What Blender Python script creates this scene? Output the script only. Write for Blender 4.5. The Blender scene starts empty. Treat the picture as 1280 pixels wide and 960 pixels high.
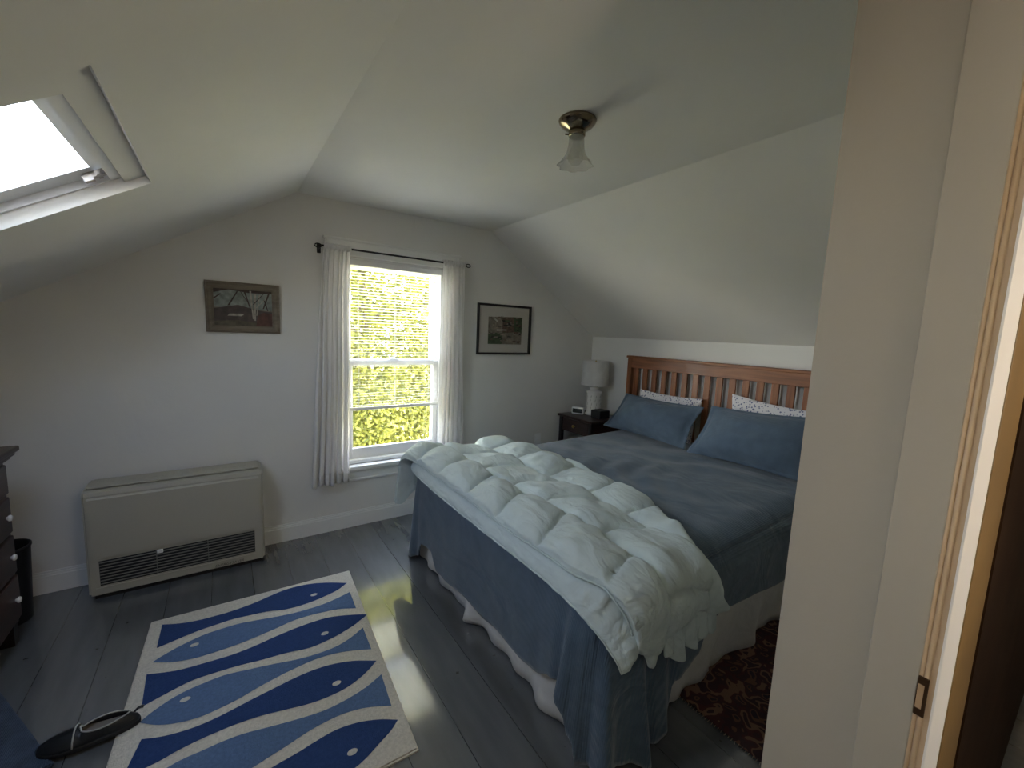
import bpy, bmesh, math, random
from mathutils import Vector, Matrix, noise
R = math.radians
rnd = random.Random(7)
S = bpy.context.scene
COL = S.collection

# ------------------------------------------------------------------ materials
def mat(name, color, rough=0.6, metal=0.0, var=0.0, vscale=8.0, bump=0.0, bscale=60.0, spec=0.5, sheen=0.0, coat=0.0):
    m = bpy.data.materials.new(name); m.use_nodes = True
    nt = m.node_tree; N = nt.nodes; L = nt.links
    b = N['Principled BSDF']
    c = (color[0], color[1], color[2], 1)
    b.inputs['Base Color'].default_value = c
    b.inputs['Roughness'].default_value = rough
    b.inputs['Metallic'].default_value = metal
    b.inputs['Specular IOR Level'].default_value = spec
    b.inputs['Sheen Weight'].default_value = sheen
    b.inputs['Coat Weight'].default_value = coat
    tc = N.new('ShaderNodeTexCoord')
    if var > 0:
        n = N.new('ShaderNodeTexNoise'); n.inputs['Scale'].default_value = vscale; n.inputs['Detail'].default_value = 5
        L.new(tc.outputs['Object'], n.inputs['Vector'])
        r = N.new('ShaderNodeValToRGB')
        lo = tuple(max(0, x*(1-var)) for x in color)+(1,); hi = tuple(min(1, x*(1+var)) for x in color)+(1,)
        r.color_ramp.elements[0].position = .3; r.color_ramp.elements[0].color = lo
        r.color_ramp.elements[1].position = .7; r.color_ramp.elements[1].color = hi
        L.new(n.outputs['Fac'], r.inputs['Fac']); L.new(r.outputs['Color'], b.inputs['Base Color'])
    if bump > 0:
        n2 = N.new('ShaderNodeTexNoise'); n2.inputs['Scale'].default_value = bscale; n2.inputs['Detail'].default_value = 4
        L.new(tc.outputs['Object'], n2.inputs['Vector'])
        bp = N.new('ShaderNodeBump'); bp.inputs['Strength'].default_value = bump; bp.inputs['Distance'].default_value = .01
        L.new(n2.outputs['Fac'], bp.inputs['Height']); L.new(bp.outputs['Normal'], b.inputs['Normal'])
    return m

def wood(name, dark, light, axis='Y', rough=0.4, scale=3.0, coat=0.0):
    m = bpy.data.materials.new(name); m.use_nodes = True
    nt = m.node_tree; N = nt.nodes; L = nt.links; b = N['Principled BSDF']
    tc = N.new('ShaderNodeTexCoord'); mp = N.new('ShaderNodeMapping')
    st = {'X': (1, 14, 14), 'Y': (14, 1, 14), 'Z': (14, 14, 1)}[axis]
    mp.inputs['Scale'].default_value = st
    n = N.new('ShaderNodeTexNoise'); n.inputs['Scale'].default_value = scale; n.inputs['Detail'].default_value = 7; n.inputs['Distortion'].default_value = .6
    r = N.new('ShaderNodeValToRGB')
    r.color_ramp.elements[0].position = .32; r.color_ramp.elements[0].color = (*dark, 1)
    r.color_ramp.elements[1].position = .7; r.color_ramp.elements[1].color = (*light, 1)
    L.new(tc.outputs['Object'], mp.inputs['Vector']); L.new(mp.outputs['Vector'], n.inputs['Vector'])
    L.new(n.outputs['Fac'], r.inputs['Fac']); L.new(r.outputs['Color'], b.inputs['Base Color'])
    b.inputs['Roughness'].default_value = rough; b.inputs['Coat Weight'].default_value = coat
    return m

def cloth(name, color, rib=(0, 0, 0), ribscale=0, ribamt=.4, rough=.9, var=.08, trans=0.0, wr=0.0, wrscale=5, sheen=.2):
    """woven fabric: fine ribs along an axis, soft wrinkles, optional translucency"""
    m = bpy.data.materials.new(name); m.use_nodes = True
    nt = m.node_tree; N = nt.nodes; L = nt.links; b = N['Principled BSDF']
    b.inputs['Roughness'].default_value = rough; b.inputs['Sheen Weight'].default_value = sheen
    b.inputs['Specular IOR Level'].default_value = .2
    tc = N.new('ShaderNodeTexCoord')
    n = N.new('ShaderNodeTexNoise'); n.inputs['Scale'].default_value = 18; n.inputs['Detail'].default_value = 6
    L.new(tc.outputs['Object'], n.inputs['Vector'])
    r = N.new('ShaderNodeValToRGB')
    r.color_ramp.elements[0].position = .3; r.color_ramp.elements[0].color = (*[x*(1-var) for x in color], 1)
    r.color_ramp.elements[1].position = .7; r.color_ramp.elements[1].color = (*[min(1, x*(1+var)) for x in color], 1)
    L.new(n.outputs['Fac'], r.inputs['Fac']); L.new(r.outputs['Color'], b.inputs['Base Color'])
    prev = None
    if ribscale:
        w = N.new('ShaderNodeTexWave'); w.inputs['Scale'].default_value = ribscale; w.inputs['Distortion'].default_value = .8
        w.inputs['Detail'].default_value = 2; w.bands_direction = 'XYZ'[max(range(3), key=lambda i: rib[i])]
        L.new(tc.outputs['Object'], w.inputs['Vector'])
        bp = N.new('ShaderNodeBump'); bp.inputs['Strength'].default_value = ribamt; bp.inputs['Distance'].default_value = .004
        L.new(w.outputs['Fac'], bp.inputs['Height']); prev = bp
    if wr:
        mp = N.new('ShaderNodeMapping'); mp.inputs['Scale'].default_value = (1, .45, 1); mp.inputs['Rotation'].default_value = (0, 0, R(25))
        n3 = N.new('ShaderNodeTexNoise'); n3.inputs['Scale'].default_value = wrscale; n3.inputs['Detail'].default_value = 3; n3.inputs['Distortion'].default_value = 1.0
        L.new(tc.outputs['Object'], mp.inputs['Vector']); L.new(mp.outputs['Vector'], n3.inputs['Vector'])
        bp2 = N.new('ShaderNodeBump'); bp2.inputs['Strength'].default_value = wr; bp2.inputs['Distance'].default_value = .05
        L.new(n3.outputs['Fac'], bp2.inputs['Height'])
        if prev: L.new(prev.outputs['Normal'], bp2.inputs['Normal'])
        prev = bp2
    if prev: L.new(prev.outputs['Normal'], b.inputs['Normal'])
    if trans:
        t = N.new('ShaderNodeBsdfTranslucent'); t.inputs['Color'].default_value = (*color, 1)
        mx = N.new('ShaderNodeMixShader'); mx.inputs['Fac'].default_value = trans
        L.new(b.outputs['BSDF'], mx.inputs[1]); L.new(t.outputs['BSDF'], mx.inputs[2])
        L.new(mx.outputs['Shader'], N['Material Output'].inputs['Surface'])
    return m

def glass_mat(name, tint=(1, 1, 1), gloss=.06, frost=0.0):
    m = bpy.data.materials.new(name); m.use_nodes = True
    nt = m.node_tree; N = nt.nodes; L = nt.links
    N.remove(N['Principled BSDF'])
    t = N.new('ShaderNodeBsdfTransparent'); t.inputs['Color'].default_value = (*tint, 1)
    g = N.new('ShaderNodeBsdfGlossy'); g.inputs['Roughness'].default_value = .03
    lw = N.new('ShaderNodeLayerWeight'); lw.inputs['Blend'].default_value = .5
    pw = N.new('ShaderNodeMath'); pw.operation = 'POWER'; pw.inputs[1].default_value = 5; L.new(lw.outputs['Facing'], pw.inputs[0])
    f = N.new('ShaderNodeMath'); f.operation = 'MULTIPLY_ADD'; f.inputs[1].default_value = .7; f.inputs[2].default_value = .035; L.new(pw.outputs[0], f.inputs[0])
    mx = N.new('ShaderNodeMixShader')
    L.new(f.outputs[0], mx.inputs['Fac']); L.new(t.outputs['BSDF'], mx.inputs[1]); L.new(g.outputs['BSDF'], mx.inputs[2])
    out = mx
    if frost:
        d = N.new('ShaderNodeBsdfDiffuse'); d.inputs['Color'].default_value = (.85, .85, .82, 1)
        tr = N.new('ShaderNodeBsdfTranslucent'); tr.inputs['Color'].default_value = (.85, .85, .82, 1)
        a = N.new('ShaderNodeAddShader'); L.new(d.outputs['BSDF'], a.inputs[0]); L.new(tr.outputs['BSDF'], a.inputs[1])
        m2 = N.new('ShaderNodeMixShader'); m2.inputs['Fac'].default_value = frost
        L.new(mx.outputs['Shader'], m2.inputs[1]); L.new(d.outputs['BSDF'], m2.inputs[2]); out = m2
    L.new(out.outputs['Shader'], N['Material Output'].inputs['Surface'])
    return m

# ------------------------------------------------------------------ mesh helpers
def box(bm, lo, hi, mi=0, bev=0.0, seg=2):
    r = bmesh.ops.create_cube(bm, size=1)
    vs = r['verts']
    for v in vs:
        v.co = Vector([lo[i] + (v.co[i] + .5) * (hi[i] - lo[i]) for i in range(3)])
    fs = list({f for v in vs for f in v.link_faces})
    for f in fs: f.material_index = mi
    if bev > 0:
        es = list({e for v in vs for e in v.link_edges})
        r2 = bmesh.ops.bevel(bm, geom=vs + es, offset=bev, segments=seg, affect='EDGES', profile=.5)
        for f in r2['faces']: f.material_index = mi
    return vs

def prism(bm, poly, off, mi=0):
    """closed prism from a 3-D polygon and an offset vector"""
    off = Vector(off); n = len(poly)
    a = [bm.verts.new(p) for p in poly]; b = [bm.verts.new(Vector(p) + off) for p in poly]
    fs = [bm.faces.new(a), bm.faces.new(b[::-1])]
    for i in range(n):
        fs.append(bm.faces.new((a[i], b[i], b[(i+1) % n], a[(i+1) % n])))
    for f in fs: f.material_index = mi
    return fs

def lathe(bm, prof, segs=32, c=(0, 0, 0), mi=0, rfun=None):
    """surface of revolution about z through c; prof = [(r, z)]; closes when it ends on the axis"""
    rings = []
    for k, (r, z) in enumerate(prof):
        if r < 1e-6:
            rings.append([bm.verts.new((c[0], c[1], c[2]+z))])
        else:
            rings.append([bm.verts.new((c[0]+(r*(rfun(k, 2*math.pi*i/segs) if rfun else 1))*math.cos(2*math.pi*i/segs),
                                        c[1]+(r*(rfun(k, 2*math.pi*i/segs) if rfun else 1))*math.sin(2*math.pi*i/segs), c[2]+z)) for i in range(segs)])
    for A, B in zip(rings, rings[1:]):
        for i in range(segs):
            j = (i+1) % segs
            if len(A) == 1 and len(B) == 1: continue
            if len(A) == 1: f = bm.faces.new((A[0], B[j], B[i]))
            elif len(B) == 1: f = bm.faces.new((A[i], A[j], B[0]))
            else: f = bm.faces.new((A[i], A[j], B[j], B[i]))
            f.material_index = mi; f.smooth = True

def tube(bm, pts, rad, segs=10, mi=0, flat=1.0, cap=True, up=(0, 0, 1)):
    pts = [Vector(p) for p in pts]; n = len(pts); rings = []
    for i, p in enumerate(pts):
        t = (pts[min(i+1, n-1)] - pts[max(i-1, 0)]).normalized()
        u = Vector(up)
        if abs(t.dot(u)) > .95: u = Vector((1, 0, 0))
        a = t.cross(u).normalized(); b = a.cross(t).normalized()
        r = rad(i/(n-1)) if callable(rad) else rad
        rings.append([bm.verts.new(p + a*r*math.cos(2*math.pi*k/segs) + b*r*flat*math.sin(2*math.pi*k/segs)) for k in range(segs)])
    for A, B in zip(rings, rings[1:]):
        for k in range(segs):
            f = bm.faces.new((A[k], A[(k+1) % segs], B[(k+1) % segs], B[k])); f.smooth = True; f.material_index = mi
    if cap:
        for f in (bm.faces.new(rings[0][::-1]), bm.faces.new(rings[-1])): f.material_index = mi

def gridmesh(bm, nu, nv, fn, mi=0, smooth=True, closed_u=False):
    vs = [[bm.verts.new(fn(i/(nu-1), j/(nv-1))) for j in range(nv)] for i in range(nu)]
    for i in range(nu-1):
        for j in range(nv-1):
            f = bm.faces.new((vs[i][j], vs[i+1][j], vs[i+1][j+1], vs[i][j+1])); f.smooth = smooth; f.material_index = mi
    return vs

def shell(bm, nu, nv, top, bot, mi=0):
    """closed cushion-like body between two sheets"""
    a = gridmesh(bm, nu, nv, top, mi); b = gridmesh(bm, nu, nv, bot, mi)
    def strip(p, q):
        for k in range(len(p)-1):
            f = bm.faces.new((p[k], q[k], q[k+1], p[k+1])); f.smooth = True; f.material_index = mi
    strip([a[i][0] for i in range(nu)], [b[i][0] for i in range(nu)])
    strip([b[i][-1] for i in range(nu)], [a[i][-1] for i in range(nu)])
    strip(b[0], a[0]); strip(a[-1], b[-1])

def obj(name, bm, mats, parent=None, recalc=True, smooth=None):
    if recalc: bmesh.ops.recalc_face_normals(bm, faces=bm.faces[:])
    me = bpy.data.meshes.new(name); bm.to_mesh(me); bm.free()
    for m in (mats if isinstance(mats, (list, tuple)) else [mats]): me.materials.append(m)
    if smooth is not None:
        for p in me.polygons: p.use_smooth = smooth
    o = bpy.data.objects.new(name, me); COL.objects.link(o)
    if parent:
        o.parent = parent
        o.matrix_parent_inverse = Matrix.Translation(-Vector(parent.location))
    return o

def new(): return bmesh.new()
def tag(o, label=None, cat=None, group=None, kind=None):
    if label: o['label'] = label
    if cat: o['category'] = cat
    if group: o['group'] = group
    if kind: o['kind'] = kind
    return o
def thing(name, label, cat, loc, group=None):
    o = bpy.data.objects.new(name, None); COL.objects.link(o); o.location = loc; o.empty_display_size = .1
    return tag(o, label, cat, group)
def struct(name, bm, m, label, parent=None):
    o = obj(name, bm, m, parent)
    if not parent: tag(o, label, None, None, 'structure')
    return o
def bx(name, lo, hi, m, parent=None, bev=0.0, seg=2):
    b = new(); box(b, lo, hi, 0, bev, seg); return obj(name, b, m, parent)
def interp(tbl, x):
    if x <= tbl[0][0]: return tbl[0][1]
    for (a, u), (b, v) in zip(tbl, tbl[1:]):
        if x <= b:
            t = (x-a)/(b-a); t = t*t*(3-2*t)
            return u+(v-u)*t
    return tbl[-1][1]
def nz(*p): return noise.noise(Vector(p))

# ------------------------------------------------------------------ palette
M = {}
M['wall'] = mat('white_plaster', (.72, .71, .68), .75, bump=.12, bscale=25, var=.03, vscale=2)
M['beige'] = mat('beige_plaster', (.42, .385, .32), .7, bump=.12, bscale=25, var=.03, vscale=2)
M['ceil'] = mat('ceiling_plaster', (.74, .72, .68), .72, bump=.15, bscale=14, var=.03, vscale=2)
M['trim'] = mat('white_gloss_trim', (.78, .78, .76), .35, bump=.05, bscale=20)
M['sash'] = mat('white_vinyl', (.82, .82, .82), .3)
M['jamb'] = mat('cream_door_paint', (.60, .43, .27), .4, bump=.08, bscale=30)
M['jambw'] = mat('lit_white_edge', (.85, .83, .80), .35)  # near-white stands in for light caught along the jamb edge
M['ochre'] = mat('ochre_hall_paint', (.17, .105, .035), .6, var=.15, vscale=5)
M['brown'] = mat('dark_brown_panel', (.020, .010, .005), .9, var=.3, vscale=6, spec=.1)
M['glass'] = glass_mat('window_glass')
M['black'] = mat('black_metal', (.02, .02, .02), .4, .6)
M['heater'] = mat('beige_enamel', (.42, .40, .33), .45, bump=.03, bscale=80)
M['heater_dark'] = mat('grille_black', (.012, .012, .012), .5)
M['heater_slat'] = mat('grille_slat', (.15, .145, .125), .45)
M['brass'] = mat('aged_polished_brass', (.26, .21, .14), .15, 1.0)
M['knobbrass'] = mat('aged_brass', (.5, .36, .12), .3, 1.0)
M['porc'] = mat('white_porcelain', (.80, .78, .74), .18, coat=.4)
M['cherry'] = wood('cherry_wood', (.17, .055, .018), (.34, .125, .045), 'Z', .45, 2.2, .03)
M['cherryY'] = wood('cherry_wood_rail', (.15, .05, .017), (.31, .115, .042), 'Y', .45, 2.2, .03)
M['ddark'] = wood('dark_mahogany', (.018, .008, .006), (.05, .02, .013), 'Y', .35, 2.5, .15)
M['dblack'] = wood('ebony_stain', (.008, .006, .006), (.022, .014, .012), 'Z', .4, 2.5, .1)
M['cover'] = cloth('slate_blue_ribbed_cotton', (.080, .124, .178), (0, 1, 0), 55, .35, .92, .10, wr=.35, wrscale=4.5, sheen=.35)
M['sham'] = cloth('slate_blue_sham', (.095, .135, .185), (0, 0, 1), 45, .2, .92, .08, wr=.3, wrscale=7)
M['comf'] = cloth('pale_blue_cotton', (.58, .67, .68), rough=.7, var=.03, wr=.55, wrscale=10, sheen=.15)
M['skirt'] = cloth('white_bed_skirt_cotton', (.66, .66, .65), rough=.9, var=.04, wr=.3, wrscale=8)
M['sheer'] = cloth('white_sheer_curtain', (.92, .91, .90), rough=.9, var=.02, trans=.45, sheen=0)
M['white'] = mat('white_plastic', (.8, .8, .8), .35)
M['mattress'] = cloth('mattress_ticking', (.7, .7, .68), var=.03)

# floor: grey gloss-painted boards running towards the window, seams worn
def floor_mat():
    m = bpy.data.materials.new('grey_painted_boards'); m.use_nodes = True
    nt = m.node_tree; N = nt.nodes; L = nt.links; b = N['Principled BSDF']
    tc = N.new('ShaderNodeTexCoord'); sp = N.new('ShaderNodeSeparateXYZ'); L.new(tc.outputs['Object'], sp.inputs[0])
    def math_(op, a, bb=None):
        n = N.new('ShaderNodeMath'); n.operation = op
        for i, v in enumerate((a, bb)):
            if v is None: continue
            if isinstance(v, (int, float)): n.inputs[i].default_value = v
            else: L.new(v, n.inputs[i])
        return n.outputs[0]
    u = math_('DIVIDE', math_('SUBTRACT', sp.outputs['X'], .672), .194)
    fr = math_('FRACT', u); bid = math_('FLOOR', u)
    edge = math_('MINIMUM', fr, math_('SUBTRACT', 1.0, fr))
    seam = math_('LESS_THAN', edge, .007)
    wn = N.new('ShaderNodeTexWhiteNoise'); wn.noise_dimensions = '1D'; L.new(bid, wn.inputs['W'])
    mp = N.new('ShaderNodeMapping'); mp.inputs['Scale'].default_value = (6, 1, 6); L.new(tc.outputs['Object'], mp.inputs['Vector'])
    n = N.new('ShaderNodeTexNoise'); n.inputs['Scale'].default_value = 3; n.inputs['Detail'].default_value = 6; L.new(mp.outputs['Vector'], n.inputs['Vector'])
    r = N.new('ShaderNodeValToRGB')
    r.color_ramp.elements[0].position = .25; r.color_ramp.elements[0].color = (.085, .092, .098, 1)
    r.color_ramp.elements[1].position = .8; r.color_ramp.elements[1].color = (.135, .142, .148, 1)
    mixn = math_('ADD', math_('MULTIPLY', n.outputs['Fac'], .7), math_('MULTIPLY', wn.outputs['Value'], .3))
    L.new(mixn, r.inputs['Fac'])
    mx = N.new('ShaderNodeMixRGB'); L.new(seam, mx.inputs['Fac']); L.new(r.outputs['Color'], mx.inputs['Color1']); mx.inputs['Color2'].default_value = (.035, .037, .038, 1)
    # paint chips
    ch = N.new('ShaderNodeTexNoise'); ch.inputs['Scale'].default_value = 26; ch.inputs['Detail'].default_value = 3; L.new(tc.outputs['Object'], ch.inputs['Vector'])
    chf = math_('GREATER_THAN', ch.outputs['Fac'], .73)
    mx2 = N.new('ShaderNodeMixRGB'); L.new(chf, mx2.inputs['Fac']); L.new(mx.outputs['Color'], mx2.inputs['Color1']); mx2.inputs['Color2'].default_value = (.06, .06, .055, 1)
    L.new(mx2.outputs['Color'], b.inputs['Base Color'])
    rr = math_('ADD', .14, math_('MULTIPLY', n.outputs['Fac'], .16)); L.new(rr, b.inputs['Roughness'])
    b.inputs['Specular IOR Level'].default_value = .6; b.inputs['Coat Weight'].default_value = .8; b.inputs['Coat Roughness'].default_value = .05; b.inputs['Coat IOR'].default_value = 1.8
    hgt = math_('SUBTRACT', math_('MULTIPLY', n.outputs['Fac'], .25), math_('MULTIPLY', seam, 1.0))
    bp = N.new('ShaderNodeBump'); bp.inputs['Strength'].default_value = .35; bp.inputs['Distance'].default_value = .006
    L.new(hgt, bp.inputs['Height']); L.new(bp.outputs['Normal'], b.inputs['Normal'])
    return m
M['floor'] = floor_mat()

# ------------------------------------------------------------------ room shell
D, XR, XL = 3.105, 3.116, -1.28
FY, HY = .292, .082            # room face and hall face of the door wall
ZC = 2.308; CL, CR = .418, 1.868
ZKR = 1.466; SL = .6008; ZKL = ZC - SL*(CL-XL)
WX0, WX1, WZ0, WZ1 = .700, 1.445, .470, 1.955     # window opening

b = new(); box(b, (XL-.1, -2.1, -.12), (XR+.1, D+.1, 0)); struct('floor', b, M['floor'], 'grey painted wooden floorboards of the attic bedroom')

def gable(bm, x0, x1, z0fn, y0, y1):
    xs = [x0] + [c for c in (CL, CR) if x0 < c < x1] + [x1]
    poly = [(x, y0, z0fn(x)) for x in xs] + [(x, y0, ztop(x)) for x in reversed(xs)]
    prism(bm, poly, (0, y1-y0, 0))
def ztop(x):
    if x < CL: return ZC - SL*(CL-x)
    if x > CR: return ZC - (ZC-ZKR)*(x-CR)/(XR-CR)
    return ZC
b = new()
gable(b, XL, WX0, lambda x: 0, D, D+.16)
gable(b, WX1, XR, lambda x: 0, D, D+.16)
gable(b, WX0, WX1, lambda x: WZ1, D, D+.16)
box(b, (WX0, D, 0), (WX1, D+.16, WZ0))
struct('wall_back', b, M['wall'], 'white gable wall with the window')
b = new(); box(b, (XR, HY, 0), (XR+.12, D+.16, ZKR)); struct('wall_right', b, M['wall'], 'low white knee wall behind the headboard')
b = new(); box(b, (XL-.12, HY, 0), (XL, D+.16, ZKL)); struct('wall_left', b, M['wall'], 'low white knee wall on the dresser side')
DX0, DX1, DZ = -.22, .80, 2.04     # doorway
b = new()
gable(b, XL, DX0, lambda x: 0, HY, FY); gable(b, DX1, XR, lambda x: 0, HY, FY); gable(b, DX0, DX1, lambda x: DZ, HY, FY)
struct('wall_front', b, M['beige'], 'wall end beside the doorway the photo looks through')

# ceiling: flat strip, right slope, left slope around the skylight well
SY0, SY1 = 1.160, 1.985; SXU, SXD = -.187, -.80        # skylight opening (y range, upper and lower edge in x)
nL = Vector((-SL, 0, 1)).normalized(); nR = Vector(((ZC-ZKR)/(XR-CR), 0, 1)).normalized()
def LS(x, y): return (x, y, ZC - SL*(CL-x))
b = new(); T = .14
prism(b, [(CL, HY, ZC), (CR, HY, ZC), (CR, D+.16, ZC), (CL, D+.16, ZC)], (0, 0, T))
prism(b, [(CR, HY, ZC), (XR+.12, HY, ztop(XR)-.081), (XR+.12, D+.16, ztop(XR)-.081), (CR, D+.16, ZC)], (0, 0, T))
OU, OD, O0, O1 = SXU+.0165, SXD-.0165, SY0-.0195, SY1+.0195     # rough opening, the lining fits inside
for (xa, xb, ya, yb) in ((OU, CL, HY, D+.16), (XL-.12, OD, HY, D+.16), (OD, OU, HY, O0), (OD, OU, O1, D+.16)):
    prism(b, [LS(xa, ya), LS(xb, ya), LS(xb, yb), LS(xa, yb)], (0, 0, T))
struct('ceiling', b, M['ceil'], 'white plaster ceiling with two sloping sides')

# baseboards
def baseboard(name, a, c, inward, label):
    a, c, inw = Vector(a), Vector(c), Vector(inward)
    b = new()
    for (z0, z1, t) in ((0, .095, .016), (.095, .108, .011), (.108, .118, .006)):
        prism(b, [a+Vector((0, 0, z0)), c+Vector((0, 0, z0)), c+Vector((0, 0, z1)), a+Vector((0, 0, z1))], inw*t)
    struct(name, b, M['trim'], label)
baseboard('baseboard_back', (XL, D, 0), (XR, D, 0), (0, -1, 0), 'white baseboard along the window wall')
baseboard('baseboard_right', (XR, FY, 0), (XR, D-.017, 0), (-1, 0, 0), 'white baseboard behind the bed')
baseboard('baseboard_left', (XL, FY, 0), (XL, D-.017, 0), (1, 0, 0), 'white baseboard behind the dresser')

# hall behind the camera
b = new()
box(b, (XL, -2.1, 0), (XL+.02, HY, 2.3)); box(b, (XR-.02, -2.1, 0), (XR, HY, 2.3)); box(b, (XL, -2.12, 0), (XR, -2.1, 2.3))
struct('wall_hall', b, mat('hall_wall_paint', (.62, .55, .45), .7), 'hall walls behind the camera')
b = new(); box(b, (XL, -2.12, 2.3), (XR, HY, 2.4)); struct('ceiling_hall', b, M['ceil'], 'hall ceiling behind the camera')

# door lining on the right: flat board, bead, outer edge whitened for the light it catches, hall casing
door = tag(bpy.data.objects.new('door_1', None), 'cream painted door frame with a strike plate at the right edge', None, None, 'structure'); COL.objects.link(door); door.location = (DX1, .1, 0)
b = new(); box(b, (DX1-.004, .111, 0), (DX1+.02, .168, DZ), 0, .0015, 1); obj('jamb_board', b, M['beige'], door)
b = new()
tube(b, [(DX1-.0005, .1095, 0), (DX1-.0005, .1095, DZ)], .0030, 10)
tube(b, [(DX1-.0005, .1035, 0), (DX1-.0005, .1035, DZ)], .0034, 10)
box(b, (DX1-.001, .090, 0), (DX1+.03, .111, DZ))
obj('door_stop', b, M['jamb'], door)
b = new(); prism(b, [(DX1-.006, .0940, 0), (DX1-.006, .0915, 0), (DX1-.001, .0805, 0), (DX1+.02, .0805, 0), (DX1+.02, .0940, 0)], (0, 0, DZ)); obj('jamb_edge', b, M['jambw'], door)
b = new(); box(b, (DX1-.0008, .0792, 0), (DX1+.165, .0815, DZ+.1), 0, .0005, 1); obj('hall_casing', b, M['ochre'], door)
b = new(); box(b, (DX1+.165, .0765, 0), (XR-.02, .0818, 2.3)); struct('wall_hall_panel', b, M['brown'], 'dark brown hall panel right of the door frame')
# strike plate with its lip and hole
zs = 1.48-.61*DX1
b = new()
box(b, (DX1-.0050, .1000, zs-.030), (DX1-.0030, .1115, zs+.030), 0, .0008, 1)
sp_ = obj('strike_plate', b, mat('dark_bronze', (.10, .055, .03), .35, .8), door)
b = new(); box(b, (DX1-.0056, .1040, zs-.018), (DX1-.0046, .1105, zs+.018)); obj('latch_hole', b, mat('latch_hole_tan', (.45, .30, .17), .6), sp_)

# ------------------------------------------------------------------ gable window
win = tag(bpy.data.objects.new('window_1', None), 'white double-hung window in the gable wall', None, None, 'structure'); COL.objects.link(win); win.location = (1.07, D, WZ0)
b = new()
# casing: boards with a raised outer band
for x0, x1 in ((WX0-.115, WX0), (WX1, WX1+.115)):
    box(b, (x0, D-.018, WZ0-.03), (x1, D, WZ1+.11), 0, .003, 1)
box(b, (WX0-.125, D-.022, WZ1), (WX1+.125, D, WZ1+.105), 0, .003, 1)
box(b, (WX0-.135, D-.034, WZ1+.095), (WX1+.135, D, WZ1+.112), 0, .004, 1)
box(b, (WX0-.115, D-.026, WZ0-.03), (WX0-.095, D, WZ1+.09), 0, .003, 1); box(b, (WX1+.095, D-.026, WZ0-.03), (WX1+.115, D, WZ1+.09), 0, .003, 1)
obj('casing', b, M['trim'], win)
b = new(); box(b, (WX0-.14, D-.058, WZ0-.028), (WX1+.14, D+.13, WZ0), 0, .006, 2); obj('window_sill', b, M['trim'], win)
b = new(); box(b, (WX0-.115, D-.018, WZ0-.118), (WX1+.115, D, WZ0-.028), 0, .003, 1); box(b, (WX0-.115, D-.026, WZ0-.052), (WX1+.115, D, WZ0-.028), 0, .006, 2); box(b, (WX0-.115, D-.023, WZ0-.12), (WX1+.115, D, WZ0-.10), 0, .005, 2)
obj('apron', b, M['trim'], win)
b = new()
box(b, (WX0, D+.02, WZ0), (WX0+.014, D+.16, WZ1)); box(b, (WX1-.014, D+.02, WZ0), (WX1, D+.16, WZ1)); box(b, (WX0, D+.02, WZ1-.014), (WX1, D+.16, WZ1))
for x in (WX0+.0141, WX1-.0241): box(b, (x, D+.081, WZ0), (x+.010, D+.091, WZ1))
box(b, (WX0, D+.004, WZ0+.0005), (WX1, D+.044, WZ0+.030), 0, .004, 1)
obj('window_frame', b, M['sash'], win)
MR = 1.215
def sash(name, y0, y1, z0, z1, br, tr):
    b = new(); x0, x1 = WX0+.0155, WX1-.0155; st = .042
    box(b, (x0, y0, z0), (x0+st, y1, z1), 0, .003, 1); box(b, (x1-st, y0, z0), (x1, y1, z1), 0, .003, 1)
    box(b, (x0+st-.001, y0+.001, z0), (x1-st+.001, y1-.001, z0+br), 0, .003, 1); box(b, (x0+st-.001, y0+.001, z1-tr), (x1-st+.001, y1-.001, z1), 0, .003, 1)
    box(b, (x0+st, (y0+y1)/2-.006, z0+br), (x0+st+.008, (y0+y1)/2+.012, z1-tr)); box(b, (x1-st-.008, (y0+y1)/2-.006, z0+br), (x1-st, (y0+y1)/2+.012, z1-tr))
    s = obj(name, b, M['sash'], win)
    b = new(); box(b, (x0+st, (y0+y1)/2, z0+br), (x1-st, (y0+y1)/2+.004, z1-tr)); obj('pane', b, M['glass'], s)
    return s
lo_ = sash('lower_sash', D+.045, D+.08, WZ0+.002, MR+.022, .105, .044)
up_ = sash('upper_sash', D+.092, D+.127, MR-.022, WZ1-.014, .044, .05)
b = new(); box(b, (1.04, D+.038, MR+.022), (1.10, D+.075, MR+.032), 0, .003, 1); tube(b, [(1.07, D+.055, MR+.032), (1.07, D+.04, MR+.040), (1.045, D+.035, MR+.040)], .005, 8); obj('sash_lock', b, M['sash'], lo_)

# mini blind, hung inside the recess, stopped well above the sill
blind = thing('window_blind', 'white mini blind lowered three quarters over the window', 'blind', (1.07, D+.02, 1.93))
b = new(); box(b, (WX0+.016, D+.004, 1.900), (WX1-.016, D+.040, 1.940), 0, .003, 1); obj('headrail', b, M['white'], blind)
b = new()
zb0, zb1, ns = .905, 1.895, 47
for i in range(ns):
    z = zb0 + (zb1-zb0)*i/(ns-1)
    def f(u, v, z=z):
        t = v-.5
        return (WX0+.020+u*(WX1-WX0-.040), D+.022+t*.024, z - t*.0030 - 4*t*t*.0018 + .0018)
    gridmesh(b, 2, 5, f)
obj('slats', b, mat('blind_slat_white', (.86, .86, .85), .4), blind, recalc=False)
b = new(); box(b, (WX0+.020, D+.010, .868), (WX1-.020, D+.034, .890), 0, .005, 2); obj('bottom_rail', b, M['white'], blind)
b = new()
for x in (WX0+.10, 1.07, WX1-.10):
    for y in (D+.010, D+.034): tube(b, [(x, y, .88), (x, y, 1.91)], .0008, 6)
obj('ladder_cord', b, M['white'], blind)

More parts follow.
